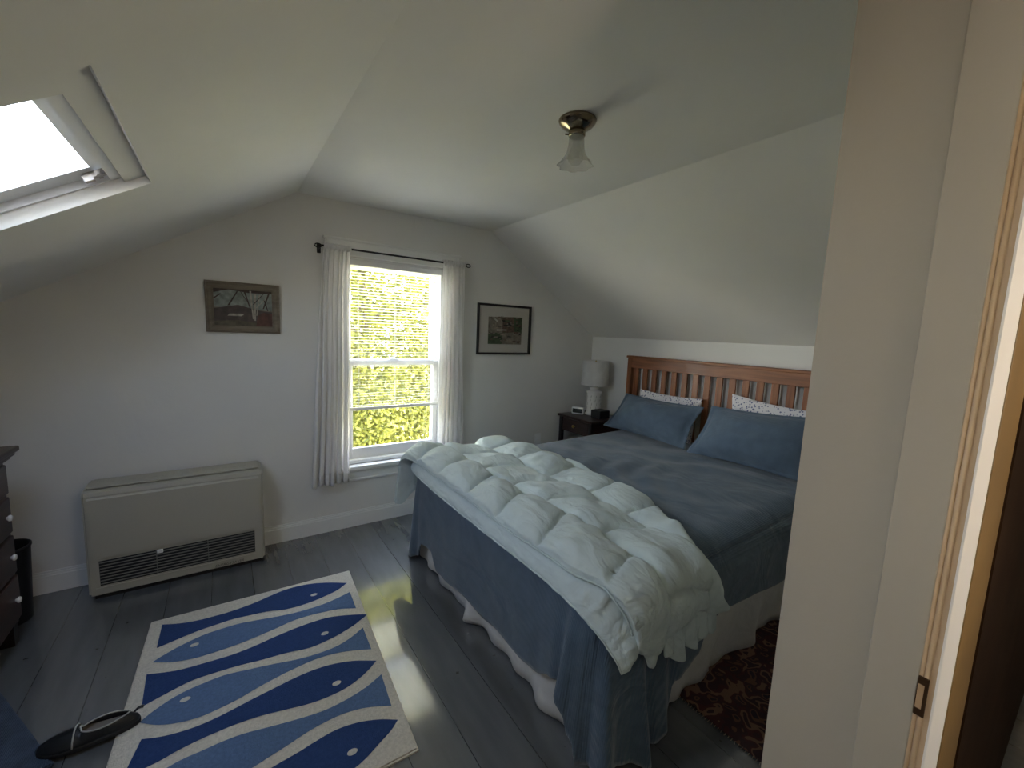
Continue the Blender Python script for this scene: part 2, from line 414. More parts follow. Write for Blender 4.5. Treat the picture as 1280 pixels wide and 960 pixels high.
# curtain rod and the two sheer panels
RZ, RY = 1.990, D-.075
rod = thing('curtain_rod', 'thin dark metal curtain rod above the window', 'curtain rod', (1.07, RY, RZ))
b = new(); tube(b, [(.545, RY, RZ), (1.60, RY, RZ-.004)], .0065, 12); obj('rod', b, M['black'], rod)
for x, s in ((.545, -1), (1.60, 1)):
    b = new()
    ring = [(x+s*.020+.020*math.cos(a), RY, RZ-.003+.012*math.sin(a)) for a in [2*math.pi*k/16 for k in range(17)]]
    tube(b, ring, .0036, 8, cap=False); obj('finial', b, M['black'], rod)
    b = new(); tube(b, [(x+s*.004, RY, RZ-.003), (x+s*.004, D-.004, RZ-.012)], .005, 8); box(b, (x+s*.004-.012, D-.006, RZ-.04), (x+s*.004+.012, D-.0005, RZ+.02), 0, .002, 1); obj('bracket', b, M['black'], rod)

def curtain(name, label, x0t, x1t, x0b, x1b, zb, seed, waves, inner):
    rt = thing(name, label, 'curtain', ((x0t+x1t)/2, RY, zb))
    r_ = random.Random(seed); ph = [r_.uniform(0, 6.28) for _ in range(5)]
    def f(u, v):
        t = v**.75; 
        x = (x0t+(x1t-x0t)*u)*(1-t)+(x0b+(x1b-x0b)*u)*t
        a = .009+.011*t
        ww = u + .02*math.sin(5*v+ph[0])+ .015*math.sin(9*u+3*v)
        y = RY - .002 + a*math.sin(2*math.pi*waves*ww+ph[1]) + .35*a*math.sin(2*math.pi*waves*2.3*ww+ph[2])
        y = min(y, D-.040)
        z = RZ+.018 + (zb-RZ-.018)*v
        if v > .985: z += .006*math.sin(14*u+ph[3])
        x += .006*math.sin(2*math.pi*waves*ww*2+ph[4])*t
        return (x, y, z)
    b = new(); gridmesh(b, 110, 60, f); o = obj('fabric', b, M['sheer'], rt, recalc=False)
    md = o.modifiers.new('thick', 'SOLIDIFY'); md.thickness = .0015
    b = new()
    def g(u, v):
        p = Vector(f(u, .955+.045*v)); p.y -= .003; return p
    gridmesh(b, 110, 4, g); h = obj('hem', b, M['sheer'], rt, recalc=False); md = h.modifiers.new('thick', 'SOLIDIFY'); md.thickness = .0015
    # rod pocket
    b = new()
    tube(b, [(x0t+(x1t-x0t)*k/40, RY+.002*math.sin(k*1.9), RZ-.002) for k in range(41)], lambda t: .0125+.0022*math.sin(t*70), 10, flat=1.5)
    obj('rod_pocket', b, M['sheer'], rt)
    return rt
curtain('curtain', 'white sheer curtain gathered left of the window, hem showing above the floor', .562, .722, .468, .705, .375, 3, 6, 1)
curtain('curtain', 'white sheer curtain gathered right of the window, its foot hidden by the bed', 1.405, 1.585, 1.385, 1.612, .36, 11, 6, -1)

# ------------------------------------------------------------------ skylight
sky = tag(bpy.data.objects.new('window_2', None), 'skylight in the left slope, bright sky behind', None, None, 'structure'); COL.objects.link(sky); sky.location = LS(SXU, 1.58)
ax = Vector((-1, 0, -SL)).normalized()          # downhill
up = nL                                         # out of the slope
def SP(d, y, h): return Vector(LS(SXU, y)) + ax*d + up*h   # d downhill, h outward
LEN = (SXU-SXD)/math.cos(math.atan(SL))
M['well'] = mat('skylight_well_paint', (.70, .70, .68), .6)
def sbox(b, d0, d1, y0, y1, h0, h1):
    prism(b, [SP(d0, y0, h0), SP(d1, y0, h0), SP(d1, y1, h0), SP(d0, y1, h0)], up*(h1-h0))
b = new()   # lining boards of the well
sbox(b, -.02, 0, SY0-.02, SY1+.02, -.0, .22); sbox(b, LEN, LEN+.02, SY0-.02, SY1+.02, 0, .22)
sbox(b, 0, LEN, SY0-.02, SY0, 0, .22); sbox(b, 0, LEN, SY1, SY1+.02, 0, .22)
obj('well_lining', b, M['ceil'], sky)
b = new()   # fixed frame
FW = .030
DS, YS = .066, SY0+.150          # the frame sits inside a band of casing on its upper and near sides
sbox(b, DS, DS+FW, YS, SY1, .040, .100); sbox(b, LEN-FW, LEN, YS, SY1, .040, .100); sbox(b, DS, LEN, YS, YS+.03, .040, .100); sbox(b, DS, LEN, SY1-.012, SY1, .040, .100)
obj('window_frame', b, M['sash'], sky)
b = new()
sbox(b, DS+.016, DS+.056, YS+.016, SY1-.014, .062, .115); sbox(b, LEN-.06, LEN-.018, YS+.016, SY1-.014, .062, .115)
sbox(b, DS+.016, LEN-.018, YS+.016, YS+.050, .062, .115); sbox(b, DS+.016, LEN-.018, SY1-.105, SY1-.014, .062, .115)
sa = obj('sash', b, M['sash'], sky)
b = new(); sbox(b, DS+.05, LEN-.055, YS+.045, SY1-.10, .098, .104); obj('pane', b, M['glass'], sa)
b = new()
sbox(b, DS+.030, DS+.085, SY1-.066, SY1-.044, .046, .062); sbox(b, DS+.042, DS+.054, SY1-.094, SY1-.044, .042, .054); sbox(b, DS+.066, DS+.092, SY1-.070, SY1-.046, .038, .056)
obj('latch', b, mat('latch_chrome', (.30, .27, .25), .3, .8), sa)
b = new()
sbox(b, -.002, DS, SY0-.002, SY1+.002, .026, .10); sbox(b, DS, LEN+.002, SY0-.002, YS, .026, .10)
obj('casing', b, M['ceil'], sky)

# ------------------------------------------------------------------ wall heater
ht = thing('wall_heater', 'beige metal space heater with a black grille, standing against the window wall', 'heater', (-.23, 2.98, 0))
hx0, hx1, hy = -.625, .166, 2.878
b = new()
prof = [(hy+.012, .022), (hy, .03), (hy, .565), (hy+.006, .582), (hy+.020, .592), (3.055, .600), (3.055, .022)]
prism(b, [(hx0, y, z) for y, z in prof], (hx1-hx0, 0, 0))
bmesh.ops.bevel(b, geom=[e for e in b.edges if abs(e.verts[0].co.x-e.verts[1].co.x) < 1e-6 and min(e.verts[0].co.y, e.verts[1].co.y) < 2.95], offset=.010, segments=3, affect='EDGES')
obj('body', b, M['heater'], ht)
b = new(); prism(b, [(hx0+.020, y, z) for y, z in ((hy-.009, .232), (hy-.009, .548), (hy-.003, .556), (hy+.004, .556), (hy+.004, .232))], (hx1-hx0-.04, 0, 0)); obj('front_panel', b, M['heater'], ht)
b = new(); box(b, (hx0+.02, hy+.022, .597), (hx1-.02, 3.045, .606), 0, .003, 1); 
for k in range(14): box(b, (hx0+.08+k*.046, 2.96, .6055), (hx0+.11+k*.046, 3.03, .6075))
obj('top_panel', b, M['heater'], ht)
gr = new(); box(gr, (-.578, hy-.001, .078), (.114, hy+.004, .214)); gobj = obj('grille', gr, M['heater_dark'], ht)
b = new()
for k in range(8):
    z = .088+k*.0165
    prism(b, [(-.576, hy-.005, z), (-.576, hy-.001, z+.003), (-.576, hy-.001, z+.0018), (-.576, hy-.005, z-.002)], (.688, 0, 0))
for x in (-.35, -.12): box(b, (x, hy-.004, .08), (x+.004, hy-.001, .212))
obj('grille_slats', b, M['heater_slat'], gobj)
b = new(); box(b, (-.345, hy-.012, .196), (-.318, hy-.001, .216), 0, .004, 2); obj('grille_clip', b, M['white'], gobj)
b = new(); box(b, (hx0+.03, hy-.003, .062), (hx1-.04, hy+.001, .068)); obj('lower_ridge', b, M['heater'], ht)
b = new(); box(b, (hx0+.02, hy+.02, 0), (hx1-.02, 3.05, .022)); obj('plinth', b, M['heater_dark'], ht)
b = new(); box(b, (hx0+.18, 3.055, .35), (hx0+.30, D-.001, .47), 0, .01, 2); obj('wall_mount', b, M['heater'], ht)
tx = bpy.data.curves.new('badge', 'FONT'); tx.body = 'ENERGYSAVER'; tx.size = .022; tx.extrude = .0006; tx.shear = .25
tmp = bpy.data.objects.new('badge_text', tx); COL.objects.link(tmp); bpy.context.view_layer.update()
me = bpy.data.meshes.new_from_object(tmp.evaluated_get(bpy.context.evaluated_depsgraph_get())); bpy.data.objects.remove(tmp); bpy.data.curves.remove(tx)
me.materials.clear(); me.materials.append(mat('badge_grey', (.10, .10, .095), .5))
to = bpy.data.objects.new('badge', me); COL.objects.link(to)
to.parent = ht; to.location = (-.09-(-.23), hy-.0012-2.98, .034); to.rotation_euler = (R(90), 0, 0)

# ------------------------------------------------------------------ pictures
def frame_bm(x0, x1, z0, z1, w, dep, prof=None):
    b = new()
    def side(p):  # mitred profile
        return p
    # profile points (inset, protrusion)
    pr = prof or [(0, 0), (0, dep), (w, dep*.7), (w, 0)]
    cs = [((x0, z0), (1, 1)), ((x1, z0), (-1, 1)), ((x1, z1), (-1, -1)), ((x0, z1), (1, -1))]
    rings = [[b.verts.new((cx+sx*i, D-.004-p, cz+sz*i)) for (i, p) in pr] for ((cx, cz), (sx, sz)) in cs]
    n = len(pr)
    for k in range(4):
        A, B = rings[k], rings[(k+1) % 4]
        for j in range(n): b.faces.new((A[j], B[j], B[(j+1) % n], A[(j+1) % n]))
    return b
def flat(b, pts, y, mi): 
    f = b.faces.new([b.verts.new((x, y, z)) for x, z in pts]); f.material_index = mi
def pm(n, c): return mat(n, c, .6, var=.35, vscale=35)
pic = thing('framed_picture', 'landscape painting of bare trees in a wide taupe frame, left of the window', 'picture', (.109, D-.01, 1.411))
obj('frame', frame_bm(-.083, .302, 1.411, 1.713, .042, .022, [(0, 0), (0, .020), (.010, .024), (.018, .018), (.030, .016), (.042, .008), (.042, 0)]), wood('taupe_frame', (.13, .105, .075), (.21, .175, .13), 'X', .5), pic)
b = new(); box(b, (-.05, D-.008, 1.445), (.27, D-.003, 1.68))
x0, x1, z0, z1 = -.042, .261, 1.452, 1.672; W = x1-x0; H = z1-z0; yy = D-.0095
def q(u, v): return (x0+u*W, z0+v*H)
yk = [yy]
def pl(pts, mi):
    yk[0] -= .00025; flat(b, [q(*p) for p in pts], yk[0], mi)
pl([(0, .5), (1, .45), (1, 1), (0, 1)], 1)
pl([(0, .46), (.2, .52), (.4, .58), (.62, .50), (.8, .44), (1, .42), (1, 0), (0, 0)], 2)
pl([(.22, .27), (.45, .27), (.5, .31), (.45, .34), (.25, .33)], 4)
pl([(.7, 0), (1, 0), (1, .36), (.85, .40), (.74, .3)], 5)
pl([(0, 0), (.7, 0), (.72, .10), (.4, .16), (0, .12)], 3)
pl([(0, .88), (.25, .98), (.6, .92), (1, .93), (1, 1), (0, 1)], 6)
for (a, c, w, mi) in [((.24, .55), (.40, .95), .016, 6), ((.0, .72), (.12, .86), .02, 6), ((.52, .95), (.62, .45), .014, 6), ((.62, .98), (.66, .2), .016, 4), ((.70, .9), (.69, .16), .018, 4), ((.78, .88), (.72, .3), .012, 4), ((.95, .95), (.84, .5), .016, 6), ((.86, .75), (.92, .45), .012, 6), ((.66, .6), (.85, .92), .010, 6), ((.70, .5), (.9, .8), .008, 4), ((.55, .7), (.45, .95), .008, 6)]:
    pl([(a[0]-w, a[1]), (a[0]+w, a[1]), (c[0]+w*.7, c[1]), (c[0]-w*.7, c[1])], mi)
obj('painting', b, [pm('canvas', (.2, .18, .14)), pm('paint_sky', (.22, .25, .23)), pm('paint_hill', (.075, .055, .05)), pm('paint_ground', (.10, .085, .055)), pm('paint_birch', (.36, .33, .28)), pm('paint_russet', (.10, .04, .03)), pm('paint_bark', (.05, .03, .025))], pic, recalc=False)

pic = thing('framed_picture', 'green and brown print in a pale mat and thin black frame, right of the window', 'picture', (2.03, D-.01, 1.283))
obj('frame', frame_bm(1.753, 2.305, 1.283, 1.713, .018, .022), mat('black_frame', (.012, .01, .009), .35), pic)
b = new(); box(b, (1.77, D-.009, 1.30), (2.288, D-.004, 1.697)); obj('mat_board', b, mat('warm_grey_mat', (.46, .43, .38), .8), pic)
b = new(); x0, x1, z0, z1 = 1.862, 2.212, 1.373, 1.612; W = x1-x0; H = z1-z0; yk = [D-.0095]
pl([(0, 0), (1, 0), (1, 1), (0, .97)], 0)
rr = random.Random(5)
pl([(.40, .98), (.75, 1), (.78, .45), (.42, .4)], 2); pl([(.74, 1), (1, 1), (1, .42), (.78, .38)], 1); pl([(0, .0), (.4, 0), (.42, .38), (0, .36)], 1)
for k in range(90):
    u, v = rr.random()*.94+.03, rr.random()*.94+.03; s = rr.uniform(.015, .05); w = rr.uniform(.5, 2.2)
    mi = rr.choice([1, 2, 2, 3, 4, 0]) if u > .42 else rr.choice([1, 3, 4, 0, 2])
    if v < .35 and u > .42: w *= 2.0; s *= .5
    pl([(max(0, u-s*w), v-s*.5), (min(1, u+s*w), v-s*.3), (min(1, u+s*w*.6), min(1, v+s)), (max(0, u-s*w*.7), min(1, v+s*.8))], mi)
pl([(.14, .55), (.36, .56), (.38, .82), (.25, .95), (.16, .80)], 4); pl([(.2, .48), (.5, .50), (.5, .54), (.2, .53)], 5); pl([(.18, .62), (.34, .63), (.34, .66), (.18, .65)], 3); pl([(.1, .9), (.22, .78), (.24, .82), (.12, .96)], 5)
obj('print', b, [pm('ink_grey', (.20, .17, .13)), pm('ink_green', (.06, .085, .04)), pm('ink_brown', (.12, .075, .05)), pm('ink_dark', (.03, .025, .02)), pm('ink_tan', (.24, .20, .15)), pm('ink_pale', (.5, .47, .4))], pic, recalc=False)

out_ = thing('wall_outlet', 'pale outlet plate low on the wall beyond the bed', 'outlet', (2.46, D-.003, .42))
b = new(); box(b, (2.425, D-.006, .412), (2.497, D-.0005, .527), 0, .003, 2); obj('cover_plate', b, M['white'], out_)
b = new(); 
for z in (.447, .492): box(b, (2.444, D-.0075, z-.014), (2.478, D-.005, z+.014), 0, .004, 2)
obj('receptacle', b, M['white'], out_)

# ------------------------------------------------------------------ ceiling light
LX, LY = 1.167, 1.318
cl = thing('ceiling_light', 'brass ceiling light with a small flared glass shade and bare bulb', 'ceiling light', (LX, LY, ZC))
b = new(); lathe(b, [(0, 0), (.072, 0), (.074, -.004), (.072, -.010), (.064, -.020), (.050, -.030), (.034, -.037), (.030, -.040), (0, -.040)], 40, (LX, LY, ZC)); obj('canopy', b, M['brass'], cl)
b = new(); lathe(b, [(0, -.038), (.030, -.038), (.033, -.044), (.033, -.058), (.030, -.062), (0, -.062)], 32, (LX, LY, ZC))
for k in range(3):
    a = 2*math.pi*k/3+.5; tube(b, [(LX+.030*math.cos(a), LY+.030*math.sin(a), ZC-.055), (LX+.046*math.cos(a), LY+.046*math.sin(a), ZC-.055)], .0035, 8)
obj('shade_holder', b, M['brass'], cl)
def ruff(k, a): return 1 + (.0 if k < 6 or k > 13 else .09*min(1, (k-5)/3 if k < 10 else (14-k)/3)*math.sin(8*a))
prof = [(.027, -.050), (.029, -.060), (.030, -.075), (.031, -.090), (.033, -.105), (.037, -.122), (.045, -.138), (.055, -.153), (.064, -.164), (.068, -.168), (.063, -.165), (.053, -.152), (.043, -.137), (.035, -.121), (.031, -.104), (.029, -.089), (.028, -.075), (.027, -.050)]
b = new(); lathe(b, prof, 64, (LX, LY, ZC), rfun=ruff); obj('lamp_shade', b, glass_mat('etched_glass', (.93, .93, .92), frost=.16), cl)
b = new(); lathe(b, [(0, -.062), (.013, -.062), (.013, -.085), (.016, -.098), (.026, -.118), (.030, -.134), (.028, -.150), (.018, -.163), (0, -.168)], 24, (LX, LY, ZC)); obj('bulb', b, glass_mat('bulb_glass', (.96, .96, .95), frost=.12), cl)

# ------------------------------------------------------------------ bed
BX0, BX1, BY0, BY1 = 1.0, 3.03, .862, 2.497; BZ = .625
bed = thing('bed', 'queen bed with a slatted reddish wooden headboard', 'bed', (2.0, 1.68, 0))
HX0, HX1 = 3.050, 3.085; HY0, HY1 = .82, 2.572
hb = bx('headboard', (HX0-.012, HY0-.01, 1.292), (HX1+.012, HY1+.012, 1.312), M['cherryY'], bed, .004)
bx('top_rail', (HX0, HY0, 1.205), (HX1, HY1, 1.292), M['cherryY'], hb, .003)
bx('lower_rail', (HX0, HY0, .56), (HX1, HY1, .68), M['cherryY'], hb, .003)
for y in (HY0, HY1-.044): bx('post', (HX0-.006, y, 0), (HX1+.006, y+.044, 1.293), M['cherry'], hb, .004)
y = 2.482
while y > HY0+.08:
    bx('slat', (HX0+.009, y-.024, .67), (HX1-.009, y+.024, 1.215), M['cherry'], hb, .002, 1); y -= .0972
bx('box_spring', (BX0+.04, BY0+.03, .14), (HX0-.004, BY1-.03, .36), M['mattress'], bed, .03, 3)
bx('mattress', (BX0+.03, BY0+.02, .36), (HX0-.004, BY1-.02, BZ-.035), M['mattress'], bed, .06, 4)
for (x, y) in ((BX0+.15, BY0+.12), (BX0+.15, BY1-.12), (2.85, BY0+.12), (2.85, BY1-.12)): bx('leg', (x-.025, y-.025, 0), (x+.025, y+.025, .145), M['black'], bed, .004)

# perimeter of the bed: far head corner -> far foot -> near foot -> near head
def perimeter(x0, y0, y1, xh, r, step):
    pts = []; 
    def line(a, b_, n):
        a, b_ = Vector(a), Vector(b_); k = max(2, int((b_-a).length/step))
        for i in range(k): pts.append((a.lerp(b_, i/k), Vector(n)))
    def arc(c, a0, a1):
        k = max(4, int(abs(a1-a0)*r/step*1.6))
        for i in range(k):
            a = a0+(a1-a0)*i/k; d = Vector((math.cos(a), math.sin(a))); pts.append((Vector(c)+d*r, d))
    line((xh, y1), (x0+r, y1), (0, 1)); arc((x0+r, y1-r), R(90), R(180))
    line((x0, y1-r), (x0, y0+r), (-1, 0)); arc((x0+r, y0+r), R(180), R(270))
    line((x0+r, y0), (xh, y0), (0, -1)); pts.append((Vector((xh, y0)), Vector((0, -1))))
    return pts
def bedtop(x, y):
    t = (x-BX0)/(BX1-BX0)
    return BZ + .030*max(0, t)**1.5 + .012*math.sin(math.pi*min(1, max(0, (y-BY0)/(BY1-BY0))))

# bed skirt: white, pleated, just above the floor
sk = new(); per = perimeter(BX0+.015, BY0+.012, BY1-.012, 3.02, .05, .012)
def skirt_out(p):
    x, y = p
    o = .008*math.sin(y*33+1.3*x)*1.0 + .006*math.sin(x*31)
    o += .016*math.exp(-((y-2.1)/.12)**2) + .055*math.exp(-((y-1.745)/.055)**2)*(x < BX0+.06) + .03*math.exp(-((y-1.15)/.1)**2)*(x < BX0+.06)
    if y < BY0+.05 and x > 1.75: o += -.012 - .025*math.sin((x-1.75)*15)*min(1, (x-1.75)*4)
    return o
rows = []
NZ = 10
for (p, n) in per:
    o = skirt_out(p); col = []
    for k in range(NZ):
        t = k/(NZ-1); z = .40*(1-t)+.006*t
        oo = o*t**1.3 + .004*math.sin(40*p.x+27*p.y)*t - .006*math.sin(9*t)
        col.append(sk.verts.new((p.x+n.x*oo, p.y+n.y*oo, z+.004*t*math.sin(13*p.y+11*p.x))))
    rows.append(col)
for A, B in zip(rows, rows[1:]):
    for k in range(NZ-1): f = sk.faces.new((A[k], A[k+1], B[k+1], B[k])); f.smooth = True
so = obj('bed_skirt', sk, M['skirt'], None, recalc=False); tag(so, 'white bed skirt hanging to the floor under the blue coverlet', 'bed skirt')
md = so.modifiers.new('thick', 'SOLIDIFY'); md.thickness = .003

# coverlet
HEMF = [(.86, .02), (.90, .03), (.93, .10), (.955, .20), (.98, .232), (1.06, .215), (1.17, .16), (1.27, .147), (1.45, .145), (1.6, .118), (1.78, .130), (2.0, .10), (2.11, .085), (2.2, .165), (2.32, .155), (2.40, .04), (2.46, .012), (2.52, .012)]
HEMN = [(1.0, .015), (1.24, .015), (1.31, .035), (1.345, .09), (1.365, .19), (1.45, .205), (1.53, .225), (1.60, .30), (1.7, .335), (1.94, .333), (2.27, .298), (3.1, .28)]
HEMA = [(1.0, .012), (1.2, .10), (1.5, .16), (3.1, .2)]
cv = new(); per = perimeter(BX0-.012, BY0-.012, BY1+.012, 3.035, .085, .011)
NT = 34; cols = []; total = len(per)
for (p, n) in per:
    x, y = p
    if n.x < -.98: hz = interp(HEMF, y)
    elif n.y < -.98: hz = interp(HEMN, x)
    elif n.y > .98: hz = interp(HEMA, x)
    else: hz = .012
    cn = math.exp(-(((x-1.12)/.20)**2)) if n.y < -.3 else (math.exp(-(((y-.92)/.13)**2)) if y < 1.6 else 0)
    cf = math.exp(-((y-2.47)/.10)**2)*(x < 1.3)
    sdir = (x-1.0) - (y-.86)      # running coordinate round the near corner
    fold = cn*(.034*math.sin(sdir*46+.6) + .014*math.sin(sdir*83)) + cf*.022*math.sin((y+x)*44)
    fold += .006*math.sin(y*9.7+2)*(n.x < -.5) + .007*math.sin(x*10)*(n.y < -.5)
    base = .018+.050*cn+.012*cf
    zt = bedtop(max(x, BX0), min(max(y, BY0), BY1)); col = []
    for k in range(NT):
        t = k/(NT-1)
        if t < .22:      # roll over the mattress edge
            a = t/.22*R(90); rr_ = .055 if n.y > -.5 else .14
            px = -rr_*(1-math.sin(a)); z = zt - rr_ + rr_*math.cos(a)
            if k == 0: px, z = -.20, zt-.006
            elif k == 1: px, z = -.165, zt-.004
            out = px
        else:
            s = (t-.22)/.78; z0 = zt-rr_
            z = z0 + (hz-z0)*s; out = (base*s**.8 + fold*s**1.1)*min(1, (z0-hz)/.35+.25)
            out += .003*nz(x*9, y*9, z*7)
        col.append(cv.verts.new((x+n.x*out, y+n.y*out, z)))
    cols.append(col)
for A, B in zip(cols, cols[1:]):
    for k in range(NT-1): f = cv.faces.new((A[k], A[k+1], B[k+1], B[k])); f.smooth = True
def ctop(u, v):
    x = BX0+.040+u*(3.035-BX0-.040); y = BY0+.02+v*(BY1-.042-BY0-.02)
    e = min(1, min(u, v, 1-v)*8)*min(1, max(0, (x-1.62)/.25))
    w = .011*math.sin(20*(x+.5*y)+3*nz(x*2.2, y*2.2, 0)) * max(0, nz(x*2.1+4, y*1.7, 3)+.25) + .006*nz(x*4, y*7, 1)
    w += .012*math.sin(26*(y-.7*x)+4*nz(x*3, y*2, 5))*math.exp(-((x-2.0)/.35)**2-((y-1.75)/.5)**2)
    d = y-(BY0-.012)
    drop = (.14-math.sqrt(max(0, .14**2-(.14-d)**2))) if d < .14 else 0
    return (x, y, bedtop(x, y)+.001+w*e-drop)
gridmesh(cv, 120, 100, ctop)
co = obj('coverlet', cv, M['cover'], None, recalc=False); tag(co, 'slate blue ribbed coverlet spread over the bed, hem dragging at the foot corner', 'coverlet')
md = co.modifiers.new('thick', 'SOLIDIFY'); md.thickness = .005; md.offset = 0

# ------------------------------------------------------------------ comforter (folded across the foot)
def drape(y, hang=0.0):
    """arc position across the bed -> (y, z, ny, nz); s = y on top, beyond the edges it turns down"""
    r = .085; lo, hi = BY0-.060, BY1+.055; top = BZ+.032
    if lo+r <= y <= hi-r: return y, top, 0, 1
    if y > hi-r:
        d = y-(hi-r); sg = 1; c = hi-r
    else:
        d = (lo+r)-y; sg = -1; c = lo+r
    L_ = r*math.pi/2
    if d < L_:
        a = d/r; return c+sg*r*math.sin(a), top-r+r*math.cos(a), sg*math.sin(a), math.cos(a)
    return c+sg*(r+.03*(d-L_)), top-r-(d-L_), sg, .0
XB = [(.40, 1.66), (.58, 1.63), (.70, 1.55), (.83, 1.50), (1.0, 1.57), (1.24, 1.69), (1.6, 1.79), (2.0, 1.80), (2.47, 1.72), (2.8, 1.58)]
XF = [(.40, 1.08), (.55, 1.07), (.70, 1.05), (.85, 1.0), (1.0, .962), (1.4, .950), (2.0, .950), (2.4, .945), (2.55, .91), (2.85, .885)]
HN = [(0, .66), (.06, .62), (.14, .55), (.22, .58), (.32, .63), (.5, .66), (.7, .65), (.85, .62), (1, .575)]   # near hem (arc position) over a
HFAR = [(0, 2.83), (.06, 2.84), (.2, 2.76), (.5, 2.74), (1, 2.70)]
def cbase(u, v):
    s0 = interp(HN, v); s1 = interp(HFAR, v)
    s = s0+(s1-s0)*u
    xf, xb = interp(XF, s), interp(XB, s)
    x = xf+(xb-xf)*v + .010*nz(s*5, v*3, 2)
    return s, x
def quilt(s, x, v, u):
    # brick pattern of puffs, seam lines sunk between them
    cw, ch = .30, .27
    rrow = (x-.93+.05*nz(s*2.2, x*2, 4))/ch; row = math.floor(rrow); off = .5*(row % 2)
    cu = (s+.05*math.sin(9*x)+.05*nz(s*2, x*3, 8))/cw+off; fu = cu-math.floor(cu); fv = rrow-row
    puff = (max(0, math.sin(math.pi*fu))**.5)*(max(0, math.sin(math.pi*fv))**.5)*(.8+.45*nz(row*3.1, math.floor(cu)*2.3, 5))
    g = min(fu, 1-fu)*cw; g2 = min(fv, 1-fv)*ch
    return puff - .16*math.exp(-(g/.013)**2) - .16*math.exp(-(g2/.013)**2)
def ctopf(u, v):
    s, x = cbase(u, v); y, z, ny, nzz = drape(s)
    edge = min(1, (min(u*1.5, 1-u, v*1.1, 1-v)*11)); edge = math.sqrt(max(0, edge*(2-edge)))
    h = .014 + edge*(.020 + .060*quilt(s, x, v, u)) + .020*edge*nz(s*2.6, x*3.3, 7) + .012*edge*nz(s*8, x*7, 3)+ .006*edge*nz(s*19, x*17, 3)
    mid = math.exp(-((v-.55-.18*math.sin(2.4*s))/.10)**2); h -= .018*mid*edge           # valley running along the fold
    h += .022*edge*math.exp(-((v-.25)/.2)**2)
    rip = .010*edge*math.sin(46*(x*.55+s*.8)+5*nz(s*3, x*3, 1))*max(0, nz(s*2.4, x*2.1, 9)+.15)
    h += rip
    h = .012+(h-.012)*(1 if s > .9 else max(.70, .70+.30*(s-.7)/.2))
    if s < .75: z += .022*math.sin(v*21)*max(0, (.75-s)/.3); y -= .018*math.sin(v*15+1)*max(0, (.75-s)/.3)
    return (x - (.018*edge if v < .02 else 0), y+ny*h, z+nzz*h)
def cbotf(u, v):
    s, x = cbase(u, v); y, z, ny, nzz = drape(s); h = .008
    if s < .75: z += .022*math.sin(v*21)*max(0, (.75-s)/.3); y -= .018*math.sin(v*15+1)*max(0, (.75-s)/.3)
    return (x, y+ny*h, z+nzz*h)
cf_ = thing('comforter', 'pale blue puffy comforter folded across the foot of the bed', 'comforter', (1.35, 1.68, BZ))
b = new(); shell(b, 300, 120, ctopf, cbotf); obj('upper_layer', b, M['comf'], cf_)
# lower layer: rolled edge peeping out along the foot, running down to a pointed corner
def smooth_path(p, sub=14, it=10):
    d = []
    for i in range(len(p)-1):
        for k in range(sub): d.append(Vector(p[i]).lerp(Vector(p[i+1]), k/sub))
    d.append(Vector(p[-1]))
    for _ in range(it): d = [d[0]]+[(a+2*c+e)/4 for a, c, e in zip(d, d[1:], d[2:])]+[d[-1]]
    return d
PA = smooth_path([(.968, 2.52, .590), (.950, 2.40, .585), (.944, 2.2, .580), (.940, 1.9, .578), (.940, 1.6, .580), (.940, 1.3, .584), (.942, 1.1, .584), (.944, .98, .572), (.950, .90, .552), (.963, .83, .512), (.982, .79, .465), (.997, .775, .422)])
PB = smooth_path([(.985, 2.52, .625), (.975, 2.40, .640), (.972, 2.2, .642), (.972, 1.9, .644), (.972, 1.6, .646), (.972, 1.3, .648), (.978, 1.1, .648), (.985, .98, .655), (1.015, .868, .652), (1.078, .810, .580), (1.080, .776, .500), (1.030, .770, .425)])
NP = len(PA)-1
def strip(u, v, sg):
    k = u*NP; a = int(min(NP-1, k)); t = k-a
    A = PA[a].lerp(PA[a+1], t); B = PB[a].lerp(PB[a+1], t); p = A.lerp(B, v)
    T = (PA[a+1]-PA[a]).normalized(); n = T.cross(B-A).normalized()
    if n.x > .1 and n.y > -.2: n = -n
    if n.dot(Vector((-1, -.6, 0))) < 0: n = -n
    e = math.sqrt(max(0, 1-(2*v-1)**2))*min(1, math.sqrt(max(0, min(u, 1-u)*14)))
    h = .013+.014*math.exp(-((u-.93)/.06)**2)+.002*math.sin(u*120+2*v)+.003*nz(u*60, v*4, 2)
    return p+n*(sg*h*e) + Vector((0, 0, .004*nz(u*30, 3, 1)))
b = new(); shell(b, 230, 14, lambda u, v: strip(u, v, 1), lambda u, v: strip(u, v, -.05)); obj('lower_layer', b, M['comf'], cf_)
b = new(); tube(b, [strip(.02+.97*k/120, .02, 1)+Vector((-.002, -.001, -.001)) for k in range(121)], .003, 8); obj('piping', b, M['comf'], cf_)
# ruffled lower edge at the near side
b = new()
def ruf(u, v):
    x = 1.22+.33*u; a = .020*math.sin(u*30)+.012*math.sin(u*53+1)
    return (x+.012*math.sin(u*26)*v, BY0-.066-.010*v-a*v*.7, .50-.11*v - .035*v*math.sin(math.pi*u) + .02*v*math.sin(u*19))
gridmesh(b, 90, 16, ruf); ro = obj('ruffled_edge', b, M['comf'], cf_, recalc=False); md = ro.modifiers.new('t', 'SOLIDIFY'); md.thickness = .014
# piping cord along the upper layer's edge
b = new()
tube(b, [Vector(ctopf(k/150*.97+.015, 0.0))+Vector((-.004, 0, -.004)) for k in range(151)], .0035, 8)
obj('piping', b, M['comf'], cf_)

